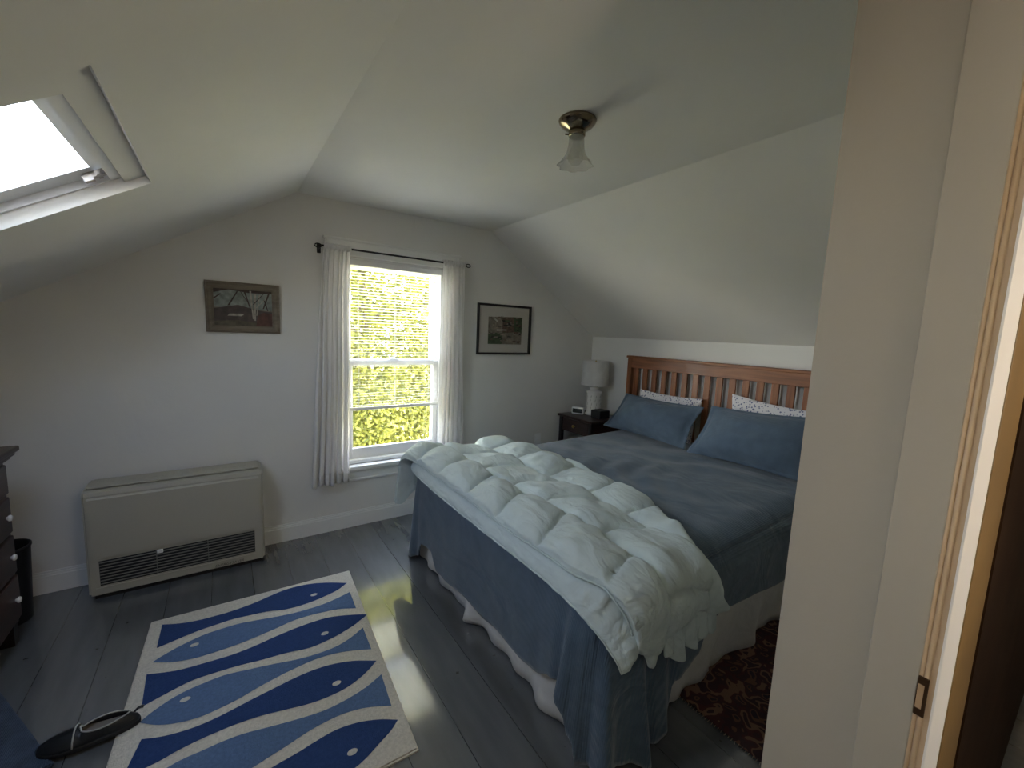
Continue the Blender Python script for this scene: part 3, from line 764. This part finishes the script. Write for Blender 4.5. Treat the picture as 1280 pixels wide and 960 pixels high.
# ------------------------------------------------------------------ pillows
def pillow(name, label, corners, thick, m, group=None, flange=0.0, seed=1, cat='pillow'):
    """corners: bottom-far, bottom-near, top-near, top-far (3-D), cushion swells along the face normal"""
    c = [Vector(p) for p in corners]; n = (c[1]-c[0]).cross(c[3]-c[0]).normalized()
    if n.x > 0: n = -n
    rt = thing(name, label, cat, (c[0]+c[1])/2, group)
    def pos(u, v, sgn):
        # slight pull-in of the edges
        uu = u + .018*math.sin(math.pi*v)*(1-2*u)*4*abs(u-.5); vv = v + .02*math.sin(math.pi*u)*(1-2*v)*4*abs(v-.5)
        p = (c[0]*(1-uu)+c[1]*uu)*(1-vv)+(c[3]*(1-uu)+c[2]*uu)*vv
        fu = max(0, (min(u, 1-u)-flange)/(.5-flange)); fv = max(0, (min(v, 1-v)-flange)/(.5-flange))
        h = (1-(1-fu)**2.6)*(1-(1-fv)**2.4); h = h**.72
        h = h*(1-.18*v+.10*(1-v))
        w = .012*nz(u*5+seed, v*6, seed)*h + .006*math.sin(22*u+9*v+seed)*math.exp(-((v-.05)/.14)**2)
        return p + n*(sgn*thick/2*h + w + sgn*.003)
    b = new(); shell(b, 56, 40, lambda u, v: pos(u, v, 1), lambda u, v: pos(u, v, -1))
    obj('cushion', b, m, rt)
    b = new()   # seam cord round the rim
    loop = [(t, 0) for t in [k/24 for k in range(24)]]+[(1, k/16) for k in range(16)]+[(1-k/24, 1) for k in range(24)]+[(0, 1-k/16) for k in range(17)]
    tube(b, [pos(u, v, 0) for u, v in loop], .0035, 6, cap=False); obj('seam', b, m, rt)
    return rt
def floral():
    m = bpy.data.materials.new('floral_cotton'); m.use_nodes = True; N = m.node_tree.nodes; L = m.node_tree.links; b = N['Principled BSDF']
    tc = N.new('ShaderNodeTexCoord'); v = N.new('ShaderNodeTexVoronoi'); v.inputs['Scale'].default_value = 55; L.new(tc.outputs['Object'], v.inputs['Vector'])
    r = N.new('ShaderNodeValToRGB'); r.color_ramp.interpolation = 'CONSTANT'
    r.color_ramp.elements[0].position = 0; r.color_ramp.elements[0].color = (.16, .18, .30, 1)
    r.color_ramp.elements[1].position = .32; r.color_ramp.elements[1].color = (.74, .72, .74, 1)
    L.new(v.outputs['Distance'], r.inputs['Fac']); L.new(r.outputs['Color'], b.inputs['Base Color']); b.inputs['Roughness'].default_value = .9
    return m
M['floral'] = floral()
ZP = BZ+.048
pillow('pillow', 'white floral pillow behind the blue pillow nearer the lamp', [(2.97, 2.42, ZP), (2.97, 1.83, ZP), (3.018, 1.80, 1.025), (3.018, 2.38, 1.025)], .10, M['floral'], seed=4)
pillow('pillow', 'white floral pillow whose corner rises behind the blue pillow nearer the doorway', [(2.965, 1.56, ZP), (2.965, .95, ZP), (3.018, .98, 1.06), (3.018, 1.575, 1.10)], .10, M['floral'], seed=9)
pillow('pillow', 'slate blue pillow on the side of the bed nearer the lamp', [(2.760, 2.545, ZP+.022), (2.735, 1.735, ZP+.014), (2.905, 1.715, .985), (2.915, 2.450, .985)], .19, M['sham'], flange=.035, seed=2)
pillow('pillow', 'slate blue pillow on the side of the bed nearer the doorway', [(2.700, 1.690, ZP+.012), (2.730, .93, ZP+.012), (2.900, .93, 1.052), (2.880, 1.640, 1.010)], .20, M['sham'], flange=.035, seed=6)

# ------------------------------------------------------------------ nightstand and what stands on it
NZT = .722
nx0, nx1, ny0, ny1 = 2.655, 3.085, 2.60, 3.03
nst = thing('nightstand', 'dark wooden nightstand in the corner beyond the bed', 'nightstand', ((nx0+nx1)/2, (ny0+ny1)/2, 0))
bx('top', (nx0-.012, ny0-.015, NZT-.022), (nx1, ny1+.015, NZT), M['ddark'], nst, .005)
bx('body', (nx0+.022, ny0+.01, .565), (nx1-.01, ny1-.01, NZT-.022), M['ddark'], nst, .003)
for (x, y) in ((nx0, ny0), (nx0, ny1-.036), (nx1-.046, ny0), (nx1-.046, ny1-.036)): bx('leg', (x+.004, y, 0), (x+.040, y+.036, NZT-.022), M['dblack'], nst, .003)
dr = bx('drawer', (nx0+.010, ny0+.045, .580), (nx0+.026, ny1-.045, .690), M['ddark'], nst, .004)
b = new(); tube(b, [(nx0+.012, 2.815, .636), (nx0-.004, 2.815, .636)], .006, 10); lathe(b, [(0, 0), (.010, .002), (.015, .008), (.014, .015), (.008, .020), (0, .021)], 20)
for v in b.verts:
    if v.co.z < .1 and v.co.length < .1: v.co = Vector((nx0-.002-v.co.z, 2.815+v.co.x, .636+v.co.y))
obj('knob', b, M['knobbrass'], dr)
bx('shelf', (nx0+.02, ny0+.012, .20), (nx1-.012, ny1-.012, .22), M['ddark'], nst, .003)

TX, TY = 2.93, 2.855
lp = thing('table_lamp', 'white ceramic table lamp with a drum shade on the nightstand', 'lamp', (TX, TY, NZT))
b = new(); lathe(b, [(0, .0005), (.078, .0005), (.080, .006), (.079, .014), (.070, .020), (.066, .028), (.066, .20), (.068, .206), (.073, .212), (.075, .222), (.073, .230), (.052, .236), (.044, .244), (.048, .252), (.048, .262), (.036, .270), (.016, .276), (.012, .282), (0, .282)], 40, (TX, TY, NZT))
# raised sprigs on the drum
for k in range(9):
    a0 = 2*math.pi*k/9
    for j in range(4):
        z = NZT+.055+j*.036; a = a0+.12*math.sin(j*2.1)
        tube(b, [(TX+.0675*math.cos(a+.10*t), TY+.0675*math.sin(a+.10*t), z+.030*t) for t in (0, .33, .66, 1)], lambda t: .0035*math.sin(math.pi*min(.95, max(.05, t))), 6, mi=1)
obj('lamp_base', b, [M['porc'], mat('ceramic_grey_glaze', (.52, .50, .46), .25)], lp)
b = new(); tube(b, [(TX, TY, NZT+.28), (TX, TY, NZT+.50)], .006, 10); lathe(b, [(0, .50), (.008, .502), (.010, .512), (.005, .522), (0, .524)], 16, (TX, TY, NZT))
for k in range(3):
    a = 2*math.pi*k/3; tube(b, [(TX, TY, NZT+.498), (TX+.116*math.cos(a), TY+.116*math.sin(a), NZT+.498)], .0022, 6)
obj('stem', b, M['knobbrass'], lp)
b = new(); lathe(b, [(.130, .288), (.124, .520), (.1215, .520), (.1275, .288), (.130, .288)], 48, (TX, TY, NZT)); obj('lamp_shade', b, cloth('white_linen_shade', (.72, .71, .68), (0, 0, 1), 60, .2, trans=.2, sheen=0), lp)

ck = thing('alarm_clock', 'small white alarm clock with a black display on the nightstand', 'clock', (2.80, 2.945, NZT))
Mx = Matrix.Translation((2.80, 2.925, NZT+.001)) @ Matrix.Rotation(R(28), 4, 'Z')
def placed(name, build, m, parent):
    b = new(); build(b); bmesh.ops.transform(b, matrix=Mx, verts=b.verts[:]); return obj(name, b, m, parent)
placed('body', lambda b: box(b, (-.025, -.060, 0), (.025, .060, .068), 0, .012, 3), M['white'], ck)
placed('display', lambda b: box(b, (-.0275, -.047, .014), (-.022, .047, .055), 0, .003, 2), mat('black_display', (.01, .01, .01), .15), ck)
bk = tag(bx('black_box', (2.80, 2.640, NZT+.001), (2.93, 2.755, NZT+.075), mat('black_plastic', (.012, .012, .013), .45), None, .006), 'small black box on the nightstand between lamp and blue pillow', 'box')

# ------------------------------------------------------------------ dresser and bin
dsr = thing('dresser', 'dark wooden chest of drawers cut off by the left picture edge', 'dresser', (-1.03, 2.2, 0))
dx1, dy0, dy1 = -.812, 1.55, 2.700
bx('top', (-1.262, dy0-.03, .868), (dx1+.040, dy1+.045, .892), M['ddark'], dsr, .006)
b = new(); 
for k, (o, z0, z1) in enumerate(((.030, .852, .868), (.018, .838, .852))): box(b, (-1.25, dy0-.0-o*.6, z0), (dx1+o, dy1+o*.9, z1), 0, .004, 1)
obj('cornice', b, M['ddark'], dsr)
bx('body', (-1.25, dy0, .10), (dx1, dy1, .838), M['ddark'], dsr, .004)
for (z0, z1) in ((.695, .825), (.520, .680), (.335, .505), (.125, .320)):
    d = bx('drawer', (dx1-.004, dy0+.035, z0), (dx1+.014, dy1-.022, z1), M['ddark'], dsr, .005)
    if z1 > .8: continue
    for yk_ in (dy1-.075, dy0+.12):
        b = new(); zc = {.52: .600, .335: .420, .125: .222}[z0]
        lathe(b, [(0, 0), (.007, 0), (.007, .004), (.013, .008), (.014, .013), (.010, .018), (0, .019)], 20)
        for v in b.verts: v.co = Vector((dx1+.013+v.co.z, yk_+v.co.x, zc+v.co.y))
        obj('knob', b, M['porc'], d)
for (x, y) in ((-1.235, dy0+.01), (dx1-.06, dy0+.01), (-1.235, dy1-.065), (dx1-.06, dy1-.065)):
    b = new(); prism(b, [(x, y, .11), (x+.058, y, .11), (x+.058, y+.055, .11), (x, y+.055, .11)], (0, 0, -.02)); prism(b, [(x+.004, y+.004, .09), (x+.054, y+.004, .09), (x+.046, y+.046, 0), (x+.010, y+.012, 0)][0:2]+[(x+.054, y+.050, .09), (x+.004, y+.050, .09)], (0, 0, -.0899)); obj('leg', b, M['dblack'], dsr)
b = new()
lathe(b, [(0, 0), (.070, 0), (.074, .004), (.088, .36), (.092, .368), (.092, .378), (.086, .380), (.083, .366), (.068, .010), (0, .008)], 36, (-.900, 2.872, 0))
for v in b.verts: v.co.x = -.900+(v.co.x+.900)*1.05
tag(obj('waste_bin', b, mat('black_bin', (.008, .008, .009), .5)), 'black waste bin on the floor between dresser and window wall', 'bin')

# ------------------------------------------------------------------ rugs
FISH = {
 'F1': ([(-0.295,2.466),(-0.224,2.433),(-0.153,2.416),(-0.095,2.412),(-0.035,2.412),(0.028,2.419),(0.092,2.432),(0.161,2.455),(0.232,2.473),(0.305,2.473),(0.377,2.456),(0.457,2.418),(0.535,2.368),(0.477,2.327),(0.416,2.306),(0.350,2.291),(0.280,2.285),(0.213,2.291),(0.134,2.319),(0.056,2.331),(-0.005,2.339),(-0.065,2.337),(-0.129,2.331),(-0.190,2.319),(-0.248,2.303),(-0.298,2.289)],(0.357,2.345)),
 'L1': ([(-0.304,2.197),(-0.267,2.223),(-0.225,2.247),(-0.174,2.268),(-0.120,2.284),(-0.064,2.288),(0.009,2.288),(0.084,2.273),(0.161,2.254),(0.240,2.239),(0.324,2.234),(0.395,2.238),(0.461,2.252),(0.528,2.274),(0.522,2.115),(0.449,2.152),(0.365,2.171),(0.298,2.178),(0.232,2.177),(0.168,2.162),(0.102,2.148),(0.016,2.134),(-0.056,2.130),(-0.134,2.130),(-0.200,2.143),(-0.250,2.164)],(-0.160,2.227)),
 'F2': ([(-0.314,2.128),(-0.213,2.090),(-0.107,2.078),(-0.021,2.073),(0.060,2.081),(0.146,2.099),(0.218,2.111),(0.302,2.118),(0.389,2.113),(0.474,2.082),(0.563,2.037),(0.514,2.010),(0.481,1.990),(0.402,1.961),(0.326,1.945),(0.265,1.942),(0.181,1.962),(0.090,1.972),(0.003,1.987),(-0.081,1.994),(-0.160,1.994),(-0.234,1.972),(-0.308,1.944)],(0.349,2.003)),
 'L2': ([(-0.306,1.867),(-0.276,1.894),(-0.230,1.925),(-0.180,1.945),(-0.120,1.955),(-0.048,1.959),(0.036,1.942),(0.122,1.922),(0.211,1.898),(0.296,1.886),(0.376,1.888),(0.445,1.911),(0.513,1.951),(0.508,1.788),(0.434,1.823),(0.358,1.848),(0.281,1.855),(0.205,1.848),(0.132,1.834),(0.063,1.817),(-0.002,1.796),(-0.063,1.785),(-0.121,1.780),(-0.185,1.792),(-0.248,1.820)],(-0.174,1.899)),
 'F3': ([(-0.289,1.782),(-0.235,1.759),(-0.182,1.746),(-0.127,1.741),(-0.070,1.745),(-0.011,1.756),(0.052,1.769),(0.118,1.780),(0.189,1.792),(0.262,1.797),(0.336,1.789),(0.419,1.762),(0.508,1.709),(0.462,1.674),(0.411,1.647),(0.359,1.630),(0.295,1.624),(0.227,1.629),(0.147,1.648),(0.069,1.667),(-0.005,1.676),(-0.063,1.677),(-0.124,1.674),(-0.183,1.666),(-0.232,1.654),(-0.321,1.644)],(0.334,1.674)),
 'L3': ([(-0.301,1.558),(-0.282,1.582),(-0.245,1.604),(-0.207,1.614),(-0.167,1.622),(-0.116,1.623),(-0.056,1.625),(0.008,1.620),(0.080,1.603),(0.156,1.586),(0.218,1.574),(0.275,1.568),(0.337,1.572),(0.394,1.582),(0.446,1.598),(0.503,1.624),(0.490,1.453),(0.408,1.495),(0.333,1.514),(0.266,1.515),(0.200,1.507),(0.129,1.489),(0.071,1.477),(0.026,1.467),(-0.030,1.464),(-0.086,1.466),(-0.146,1.476),(-0.217,1.505)],(-0.192,1.575)),
 'F4': ([(0.491,1.382),(0.454,1.353),(0.403,1.327),(0.355,1.302),(0.311,1.287),(0.243,1.282),(0.174,1.288),(0.096,1.305),(0.022,1.326),(-0.055,1.345),(-0.129,1.360),(-0.199,1.368),(-0.269,1.368),(-0.311,1.365),(-0.311,1.523),(-0.271,1.501),(-0.191,1.461),(-0.115,1.436),(-0.049,1.426),(0.014,1.427),(0.078,1.434),(0.109,1.438),(0.161,1.444),(0.223,1.455),(0.288,1.462),(0.361,1.450),(0.431,1.421)],(0.317,1.346)),
}
b = new(); RT = .012
prism(b, [(-.342, 2.520, .0005), (.578, 2.499, .0005), (.516, 1.238, .0005), (-.388, 1.250, .0005)], (0, 0, RT-.0005))
bmesh.ops.bevel(b, geom=[e for e in b.edges if min(v.co.z for v in e.verts) > .01], offset=.006, segments=2, affect='EDGES')
def spline(pts, sub=4):
    out = []; n = len(pts)
    for i in range(n):
        p0, p1, p2, p3 = (Vector(pts[(i+k) % n]) for k in (-1, 0, 1, 2))
        sharp1 = (p1-p0).normalized().dot((p2-p1).normalized()) < .55
        sharp2 = (p2-p1).normalized().dot((p3-p2).normalized()) < .55
        for k in range(sub):
            t = k/sub
            m1 = (p2-p1) if sharp1 else (p2-p0)/2
            m2 = (p2-p1) if sharp2 else (p3-p1)/2
            h = (2*t**3-3*t*t+1)*p1+(t**3-2*t*t+t)*m1+(-2*t**3+3*t*t)*p2+(t**3-t*t)*m2
            out.append(h)
    return out
for k, (pts, eye) in FISH.items():
    mi = 1 if k[0] == 'F' else 2
    P = spline(pts)
    vs = [b.verts.new((p.x, p.y, RT+.0012)) for p in P]
    es = [b.edges.new((vs[i], vs[(i+1) % len(vs)])) for i in range(len(vs))]
    r_ = bmesh.ops.triangle_fill(b, edges=es, use_beauty=True)
    for f in r_['geom']:
        if isinstance(f, bmesh.types.BMFace):
            f.material_index = mi
            if f.normal.z < 0: f.normal_flip()
    f = b.faces.new([b.verts.new((eye[0]+.017*math.cos(a), eye[1]+.012*math.sin(a), RT+.0022)) for a in [2*math.pi*i/20 for i in range(20)]]); f.material_index = 0
def pile(n, c): return mat(n, c, .95, bump=.5, bscale=220, var=.12, vscale=90, spec=.1)
ro = obj('fish_rug', b, [pile('cream_wool', (.60, .57, .50)), pile('navy_wool', (.026, .056, .165)), pile('mid_blue_wool', (.100, .165, .30))], None, recalc=False)
tag(ro, 'cream rug with rows of dark and light blue fish', 'rug')

def persian():
    m = bpy.data.materials.new('red_patterned_wool'); m.use_nodes = True; N = m.node_tree.nodes; L = m.node_tree.links; bs = N['Principled BSDF']
    tc = N.new('ShaderNodeTexCoord'); v = N.new('ShaderNodeTexVoronoi'); v.feature = 'SMOOTH_F1'; v.inputs['Scale'].default_value = 22
    n = N.new('ShaderNodeTexNoise'); n.inputs['Scale'].default_value = 9
    mx = N.new('ShaderNodeMixRGB'); mx.inputs['Fac'].default_value = .12
    L.new(tc.outputs['Object'], n.inputs['Vector']); L.new(tc.outputs['Object'], mx.inputs['Color1']); L.new(n.outputs['Color'], mx.inputs['Color2']); L.new(mx.outputs['Color'], v.inputs['Vector'])
    r = N.new('ShaderNodeValToRGB'); r.color_ramp.interpolation = 'CONSTANT'
    cr = r.color_ramp.elements; cr[0].position = 0; cr[0].color = (.02, .012, .018, 1); cr[1].position = .16; cr[1].color = (.12, .055, .035, 1)
    e = cr.new(.26); e.color = (.035, .014, .016, 1); e = cr.new(.42); e.color = (.055, .014, .014, 1); e = cr.new(.50); e.color = (.17, .095, .06, 1); e = cr.new(.60); e.color = (.03, .012, .015, 1)
    L.new(v.outputs['Distance'], r.inputs['Fac']); L.new(r.outputs['Color'], bs.inputs['Base Color']); bs.inputs['Roughness'].default_value = .95
    return m
rg = thing('patterned_rug', 'dark red patterned rug on the floor along the near side of the bed', 'rug', (2.2, .7, 0))
b = new(); box(b, (1.515, .32, .0005), (2.98, .93, .009), 0, .003, 1); obj('pile', b, persian(), rg)
b = new()
for k in range(48): tube(b, [(1.517, .325+k*.0128, .006), (1.511, .325+k*.0128+rnd.uniform(-.002, .002), .004), (1.506, .325+k*.0128+rnd.uniform(-.003, .003), .0025)], .0013, 5)
tag(obj('fringe', b, mat('fringe_tan', (.30, .25, .19), .9), rg), 'tan fringe', None, None, None)

# navy woven mat at the left
b = new()
d1 = Vector((.225, -.426, 0)).normalized(); d2 = Vector((-d1.y, d1.x, 0))*-1
o0 = Vector((-.80, 2.372, 0))
prism(b, [o0+Vector((0, 0, .0006)), o0+d1*.62+Vector((0, 0, .0006)), o0+d1*.62+d2*.50+Vector((0, 0, .0006)), o0+d2*.50+Vector((0, 0, .0006))], (0, 0, .016))
bmesh.ops.bevel(b, geom=[e for e in b.edges], offset=.006, segments=2, affect='EDGES')
tag(obj('floor_mat', b, cloth('navy_heather_weave', (.040, .062, .105), (1, 0, 0), 60, .5, .95, .35)), 'navy blue woven mat cut off by the lower left corner', 'mat')

# black shoe with a pale insole
sh = thing('shoe', 'black slip-on shoe with pale edging, lying on the corner of the fish rug', 'shoe', (-.43, 1.885, 0))
SM = Matrix.Translation((-.435, 1.880, .0135)) @ Matrix.Rotation(R(175), 4, 'Z')
def sole_w(t): return .030+.016*t+.006*math.exp(-((t-.70)/.2)**2)      # t: 0 heel .. 1 toe
def shoe_xy(t, a):
    e = max(0, 1-abs(2*t-1)**3.4)**.5
    return -.135+.27*t, a*sole_w(t)*e + .008*math.sin(3*t)-.004
def sput(name, bm, m):
    bmesh.ops.transform(bm, matrix=SM, verts=bm.verts[:]); return obj(name, bm, m, sh)
b = new(); shell(b, 40, 14, lambda u, v: (*shoe_xy(.002+.996*u, 2*v-1), .016), lambda u, v: (*shoe_xy(.002+.996*u, (2*v-1)*.96), 0)); sput('sole', b, mat('black_rubber', (.012, .012, .012), .6))
b = new(); gridmesh(b, 30, 10, lambda u, v: (*shoe_xy(.05+.55*u, (2*v-1)*.80), .026+.004*abs(2*v-1))); sput('insole', b, mat('taupe_insole', (.20, .175, .15), .7))
M['leather'] = mat('black_leather', (.010, .012, .014), .35, bump=.1, bscale=90)
T0, T1 = .10, .58       # the opening runs from behind the heel to the instep
def half_open(t): 
    if t <= T0 or t >= T1: return 0
    q_ = (t-T0)/(T1-T0); return .84*math.sin(math.pi*q_)**.6
def top_h(t): return .058*(1-t)**.5*.42+.030 if t < T1 else .030+.027*(1-(t-T1)/(1-T1))**.8*1.0
b = new()
for sgn in (1, -1):
    def up_(u, v, sgn=sgn):
        t = .002+.996*u; ho = half_open(t)
        a = 1-(1-ho)*v                       # from the sole edge in to the opening (or the ridge)
        w_ = sgn*a; x, y = shoe_xy(t, w_)
        z = .014+(top_h(t)-.014)*math.sin(v*math.pi/2)**.7
        e = max(0, 1-abs(2*t-1)**6)**.5
        return (x, y, .014+(z-.014)*e)
    gridmesh(b, 48, 10, up_)
bmesh.ops.remove_doubles(b, verts=b.verts[:], dist=1e-5)
so_ = sput('upper', b, M['leather']); so_.modifiers.new('t', 'SOLIDIFY').thickness = .003
b = new()
loop = [(T0+(T1-T0)*k/30, 1) for k in range(31)]+[(T1-(T1-T0)*k/30, -1) for k in range(31)]
tube(b, [(*shoe_xy(t, sg*half_open(t)), top_h(t)+.001) for t, sg in loop], .0024, 8, cap=False); sput('edging', b, mat('pale_piping', (.40, .40, .38), .6))
b = new(); tube(b, [(*shoe_xy(.62, -1+2*k/14), .018+.044*math.sin(math.pi*k/14)**.7) for k in range(15)], .0026, 8); sput('seam', b, bpy.data.materials['pale_piping'])
b = new(); tube(b, [(-.122, .002, .052), (-.131, .002, .060), (-.141, .002, .062), (-.147, .002, .060)], .007, 8, flat=.5); sput('pull_tab', b, M['leather'])

# ------------------------------------------------------------------ trees outside
def leaf_mat(name, c1, c2):
    m = bpy.data.materials.new(name); m.use_nodes = True; N = m.node_tree.nodes; L = m.node_tree.links; bs = N['Principled BSDF']
    g = N.new('ShaderNodeNewGeometry'); r = N.new('ShaderNodeValToRGB'); r.color_ramp.elements[0].color = (*c1, 1); r.color_ramp.elements[1].color = (*c2, 1)
    L.new(g.outputs['Random Per Island'], r.inputs['Fac']); L.new(r.outputs['Color'], bs.inputs['Base Color']); bs.inputs['Roughness'].default_value = .5
    t = N.new('ShaderNodeBsdfTranslucent'); L.new(r.outputs['Color'], t.inputs['Color'])
    mx = N.new('ShaderNodeMixShader'); mx.inputs['Fac'].default_value = .45
    L.new(bs.outputs['BSDF'], mx.inputs[1]); L.new(t.outputs['BSDF'], mx.inputs[2]); L.new(mx.outputs['Shader'], N['Material Output'].inputs['Surface'])
    return m
LM = leaf_mat('spring_leaves', (.11, .125, .016), (.28, .28, .055))
bark = mat('tree_bark', (.12, .09, .06), .9, bump=.5, bscale=20)
GZ = -2.9
def tree(label, c, rad, n, seed, size):
    r_ = random.Random(seed)
    rt = thing('tree', label, 'tree', (c[0], c[1], GZ))
    vs, fs = [], []
    for i in range(n):
        while True:
            d = Vector((r_.gauss(0, 1), r_.gauss(0, 1), r_.gauss(0, 1))).normalized()
            if d.y < .6: break
        rr_ = 1-.30*r_.random()**1.5
        lump = 1+.14*nz(d.x*3+seed, d.y*3, d.z*3)
        p = Vector(c)+Vector((d.x*rad[0], d.y*rad[1], d.z*rad[2]))*rr_*lump
        nrm = (d*.5+Vector((r_.gauss(0, .6), r_.gauss(0, .6)-.1, r_.gauss(0, .6)+.35))).normalized()
        a = nrm.orthogonal().normalized(); a.rotate(Matrix.Rotation(r_.uniform(0, 6.28), 3, nrm)); e = nrm.cross(a)
        s = size*r_.uniform(.6, 1.3); k = len(vs)
        vs += [p-a*s, p+e*s*.5+nrm*s*.12, p+a*s, p-e*s*.5+nrm*s*.12]; fs.append((k, k+1, k+2, k+3))
    me = bpy.data.meshes.new('foliage'); me.from_pydata(vs, [], fs); me.materials.append(LM)
    o = bpy.data.objects.new('foliage', me); COL.objects.link(o); o.parent = rt; o.matrix_parent_inverse = Matrix.Translation(-Vector(rt.location)); tag(o, None, None, None, 'stuff')
    b = new(); tube(b, [(c[0], c[1]+.3, GZ), (c[0]+.1, c[1]+.3, GZ+2), (c[0]-.1, c[1]+.3, c[2]+rad[2]*.4)], lambda t: .22-.13*t, 10)
    obj('trunk', b, bark, rt)
    b = new()
    for k in range(9):
        a = 2*math.pi*k/9; z = c[2]-rad[2]*.5+k*.2
        tube(b, [(c[0], c[1]+.3, z), (c[0]+math.cos(a)*rad[0]*.45, c[1]+.3+math.sin(a)*rad[1]*.4, z+.5), (c[0]+math.cos(a)*rad[0]*.8, c[1]+.2+math.sin(a)*rad[1]*.7, z+.75)], lambda t: .06-.045*t, 7)
    obj('branches', b, bark, rt)
tree('leafy yellow-green tree filling the window view', (3.0, 11.0, 2.4), (3.7, 1.8, 4.8), 74000, 3, .072)
tree('leafy tree outside, left of the one filling the window', (-3.3, 11.2, .8), (2.2, 1.7, 3.4), 14000, 5, .07)
tree('leafy tree outside, right of the one filling the window', (11.0, 11.4, 1.6), (2.3, 1.7, 3.6), 9000, 8, .07)
tree('taller leafy tree standing behind the one filling the window', (4.2, 16.5, 3.2), (6.0, 2.2, 6.0), 40000, 12, .12)
b = new(); box(b, (-25, 3.6, GZ-.1), (30, 40, GZ)); box(b, (-25, -25, GZ-.1), (30, 3.6, GZ)); tag(obj('ground', b, mat('sunlit_lawn', (.54, .52, .30), .9, var=.25, vscale=2)), 'lawn outside, below the window', None, None, 'structure')

# ------------------------------------------------------------------ light
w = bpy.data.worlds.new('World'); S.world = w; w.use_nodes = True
N = w.node_tree.nodes; L = w.node_tree.links; bg = N['Background']
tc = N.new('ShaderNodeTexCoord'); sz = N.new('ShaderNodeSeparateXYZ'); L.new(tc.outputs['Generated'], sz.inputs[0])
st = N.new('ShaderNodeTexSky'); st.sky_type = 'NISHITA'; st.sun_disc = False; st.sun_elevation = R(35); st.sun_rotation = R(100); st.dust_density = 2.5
rp = N.new('ShaderNodeValToRGB'); rp.color_ramp.elements[0].position = 0; rp.color_ramp.elements[0].color = (.62, .60, .555, 1)     # bright hazy horizon, sky dimmed overhead so less light reaches the floor
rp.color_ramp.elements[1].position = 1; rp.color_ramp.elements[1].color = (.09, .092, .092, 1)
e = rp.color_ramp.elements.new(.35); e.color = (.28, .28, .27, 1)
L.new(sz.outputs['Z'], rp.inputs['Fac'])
hz = N.new('ShaderNodeMixRGB'); hz.inputs['Fac'].default_value = .9; L.new(st.outputs['Color'], hz.inputs['Color1']); # added gradient: sky dimmed towards -y, brightened towards -x, to shape the room light
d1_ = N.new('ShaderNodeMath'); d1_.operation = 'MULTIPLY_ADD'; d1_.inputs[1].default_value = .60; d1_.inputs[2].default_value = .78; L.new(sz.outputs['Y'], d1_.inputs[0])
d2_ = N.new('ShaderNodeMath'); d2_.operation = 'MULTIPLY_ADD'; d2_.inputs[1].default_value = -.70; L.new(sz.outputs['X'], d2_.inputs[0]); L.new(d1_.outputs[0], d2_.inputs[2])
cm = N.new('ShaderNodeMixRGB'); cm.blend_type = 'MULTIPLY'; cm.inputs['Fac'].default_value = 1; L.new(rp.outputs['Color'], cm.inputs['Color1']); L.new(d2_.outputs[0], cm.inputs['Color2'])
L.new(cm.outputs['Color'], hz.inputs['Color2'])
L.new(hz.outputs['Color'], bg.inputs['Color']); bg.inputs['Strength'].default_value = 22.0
sun = bpy.data.lights.new('sun', 'SUN'); sun.energy = 42.0; sun.angle = R(.6); sun.color = (1, .95, .84)
so2 = bpy.data.objects.new('sun', sun); COL.objects.link(so2)
so2.rotation_euler = Vector((.80, -.14, .58)).to_track_quat('Z', 'Y').to_euler()
def portal(name, loc, direction, sx, sy):
    l = bpy.data.lights.new(name, 'AREA'); l.shape = 'RECTANGLE'; l.size = sx; l.size_y = sy; l.cycles.is_portal = True
    o = bpy.data.objects.new(name, l); COL.objects.link(o); o.location = loc
    return o, Vector(direction)
o, d = portal('window_portal', (1.0725, D+.18, 1.21), (0, -1, 0), .76, 1.50); o.rotation_euler = (R(-90), 0, 0)
o, d = portal('skylight_portal', SP(LEN/2, (SY0+SY1)/2, .24), -up, LEN, SY1-SY0)
zx = up; xx = ax; yx = zx.cross(xx)
o.rotation_euler = Matrix((xx, yx, zx)).transposed().to_euler()
# warm point light added in the unseen hall to light the door frame
hl = bpy.data.lights.new('hall_fill_light', 'POINT'); hl.energy = 9; hl.color = (1, .80, .58); hl.shadow_soft_size = .06
ho = bpy.data.objects.new('hall_fill_light', hl); COL.objects.link(ho); ho.location = (.74, -.45, 1.5)

# ------------------------------------------------------------------ camera
cam = bpy.data.cameras.new('Camera'); co_ = bpy.data.objects.new('Camera', cam); COL.objects.link(co_)
cam.sensor_width = 36; cam.lens = 36*525.28/1280; cam.clip_start = .01
yaw, pitch, roll = R(34.546), R(-7.0199), R(2.2938)
f = Vector((math.sin(yaw)*math.cos(pitch), math.cos(yaw)*math.cos(pitch), math.sin(pitch)))
r = Vector((math.cos(yaw), -math.sin(yaw), 0)); u = r.cross(f)
r2 = math.cos(roll)*r+math.sin(roll)*u; u2 = -math.sin(roll)*r+math.cos(roll)*u
co_.matrix_world = Matrix(((r2.x, u2.x, -f.x, 0), (r2.y, u2.y, -f.y, 0), (r2.z, u2.z, -f.z, 1.48), (0, 0, 0, 1)))
S.camera = co_
S.view_settings.view_transform = 'Standard'; S.view_settings.look = 'None'; S.view_settings.gamma = 1; S.view_settings.exposure = 0.4
S.view_settings.use_curve_mapping = False
S.cycles.max_bounces = 14; S.cycles.diffuse_bounces = 9; S.cycles.transparent_max_bounces = 24; S.cycles.sample_clamp_indirect = 8
S.cycles.use_denoising = True
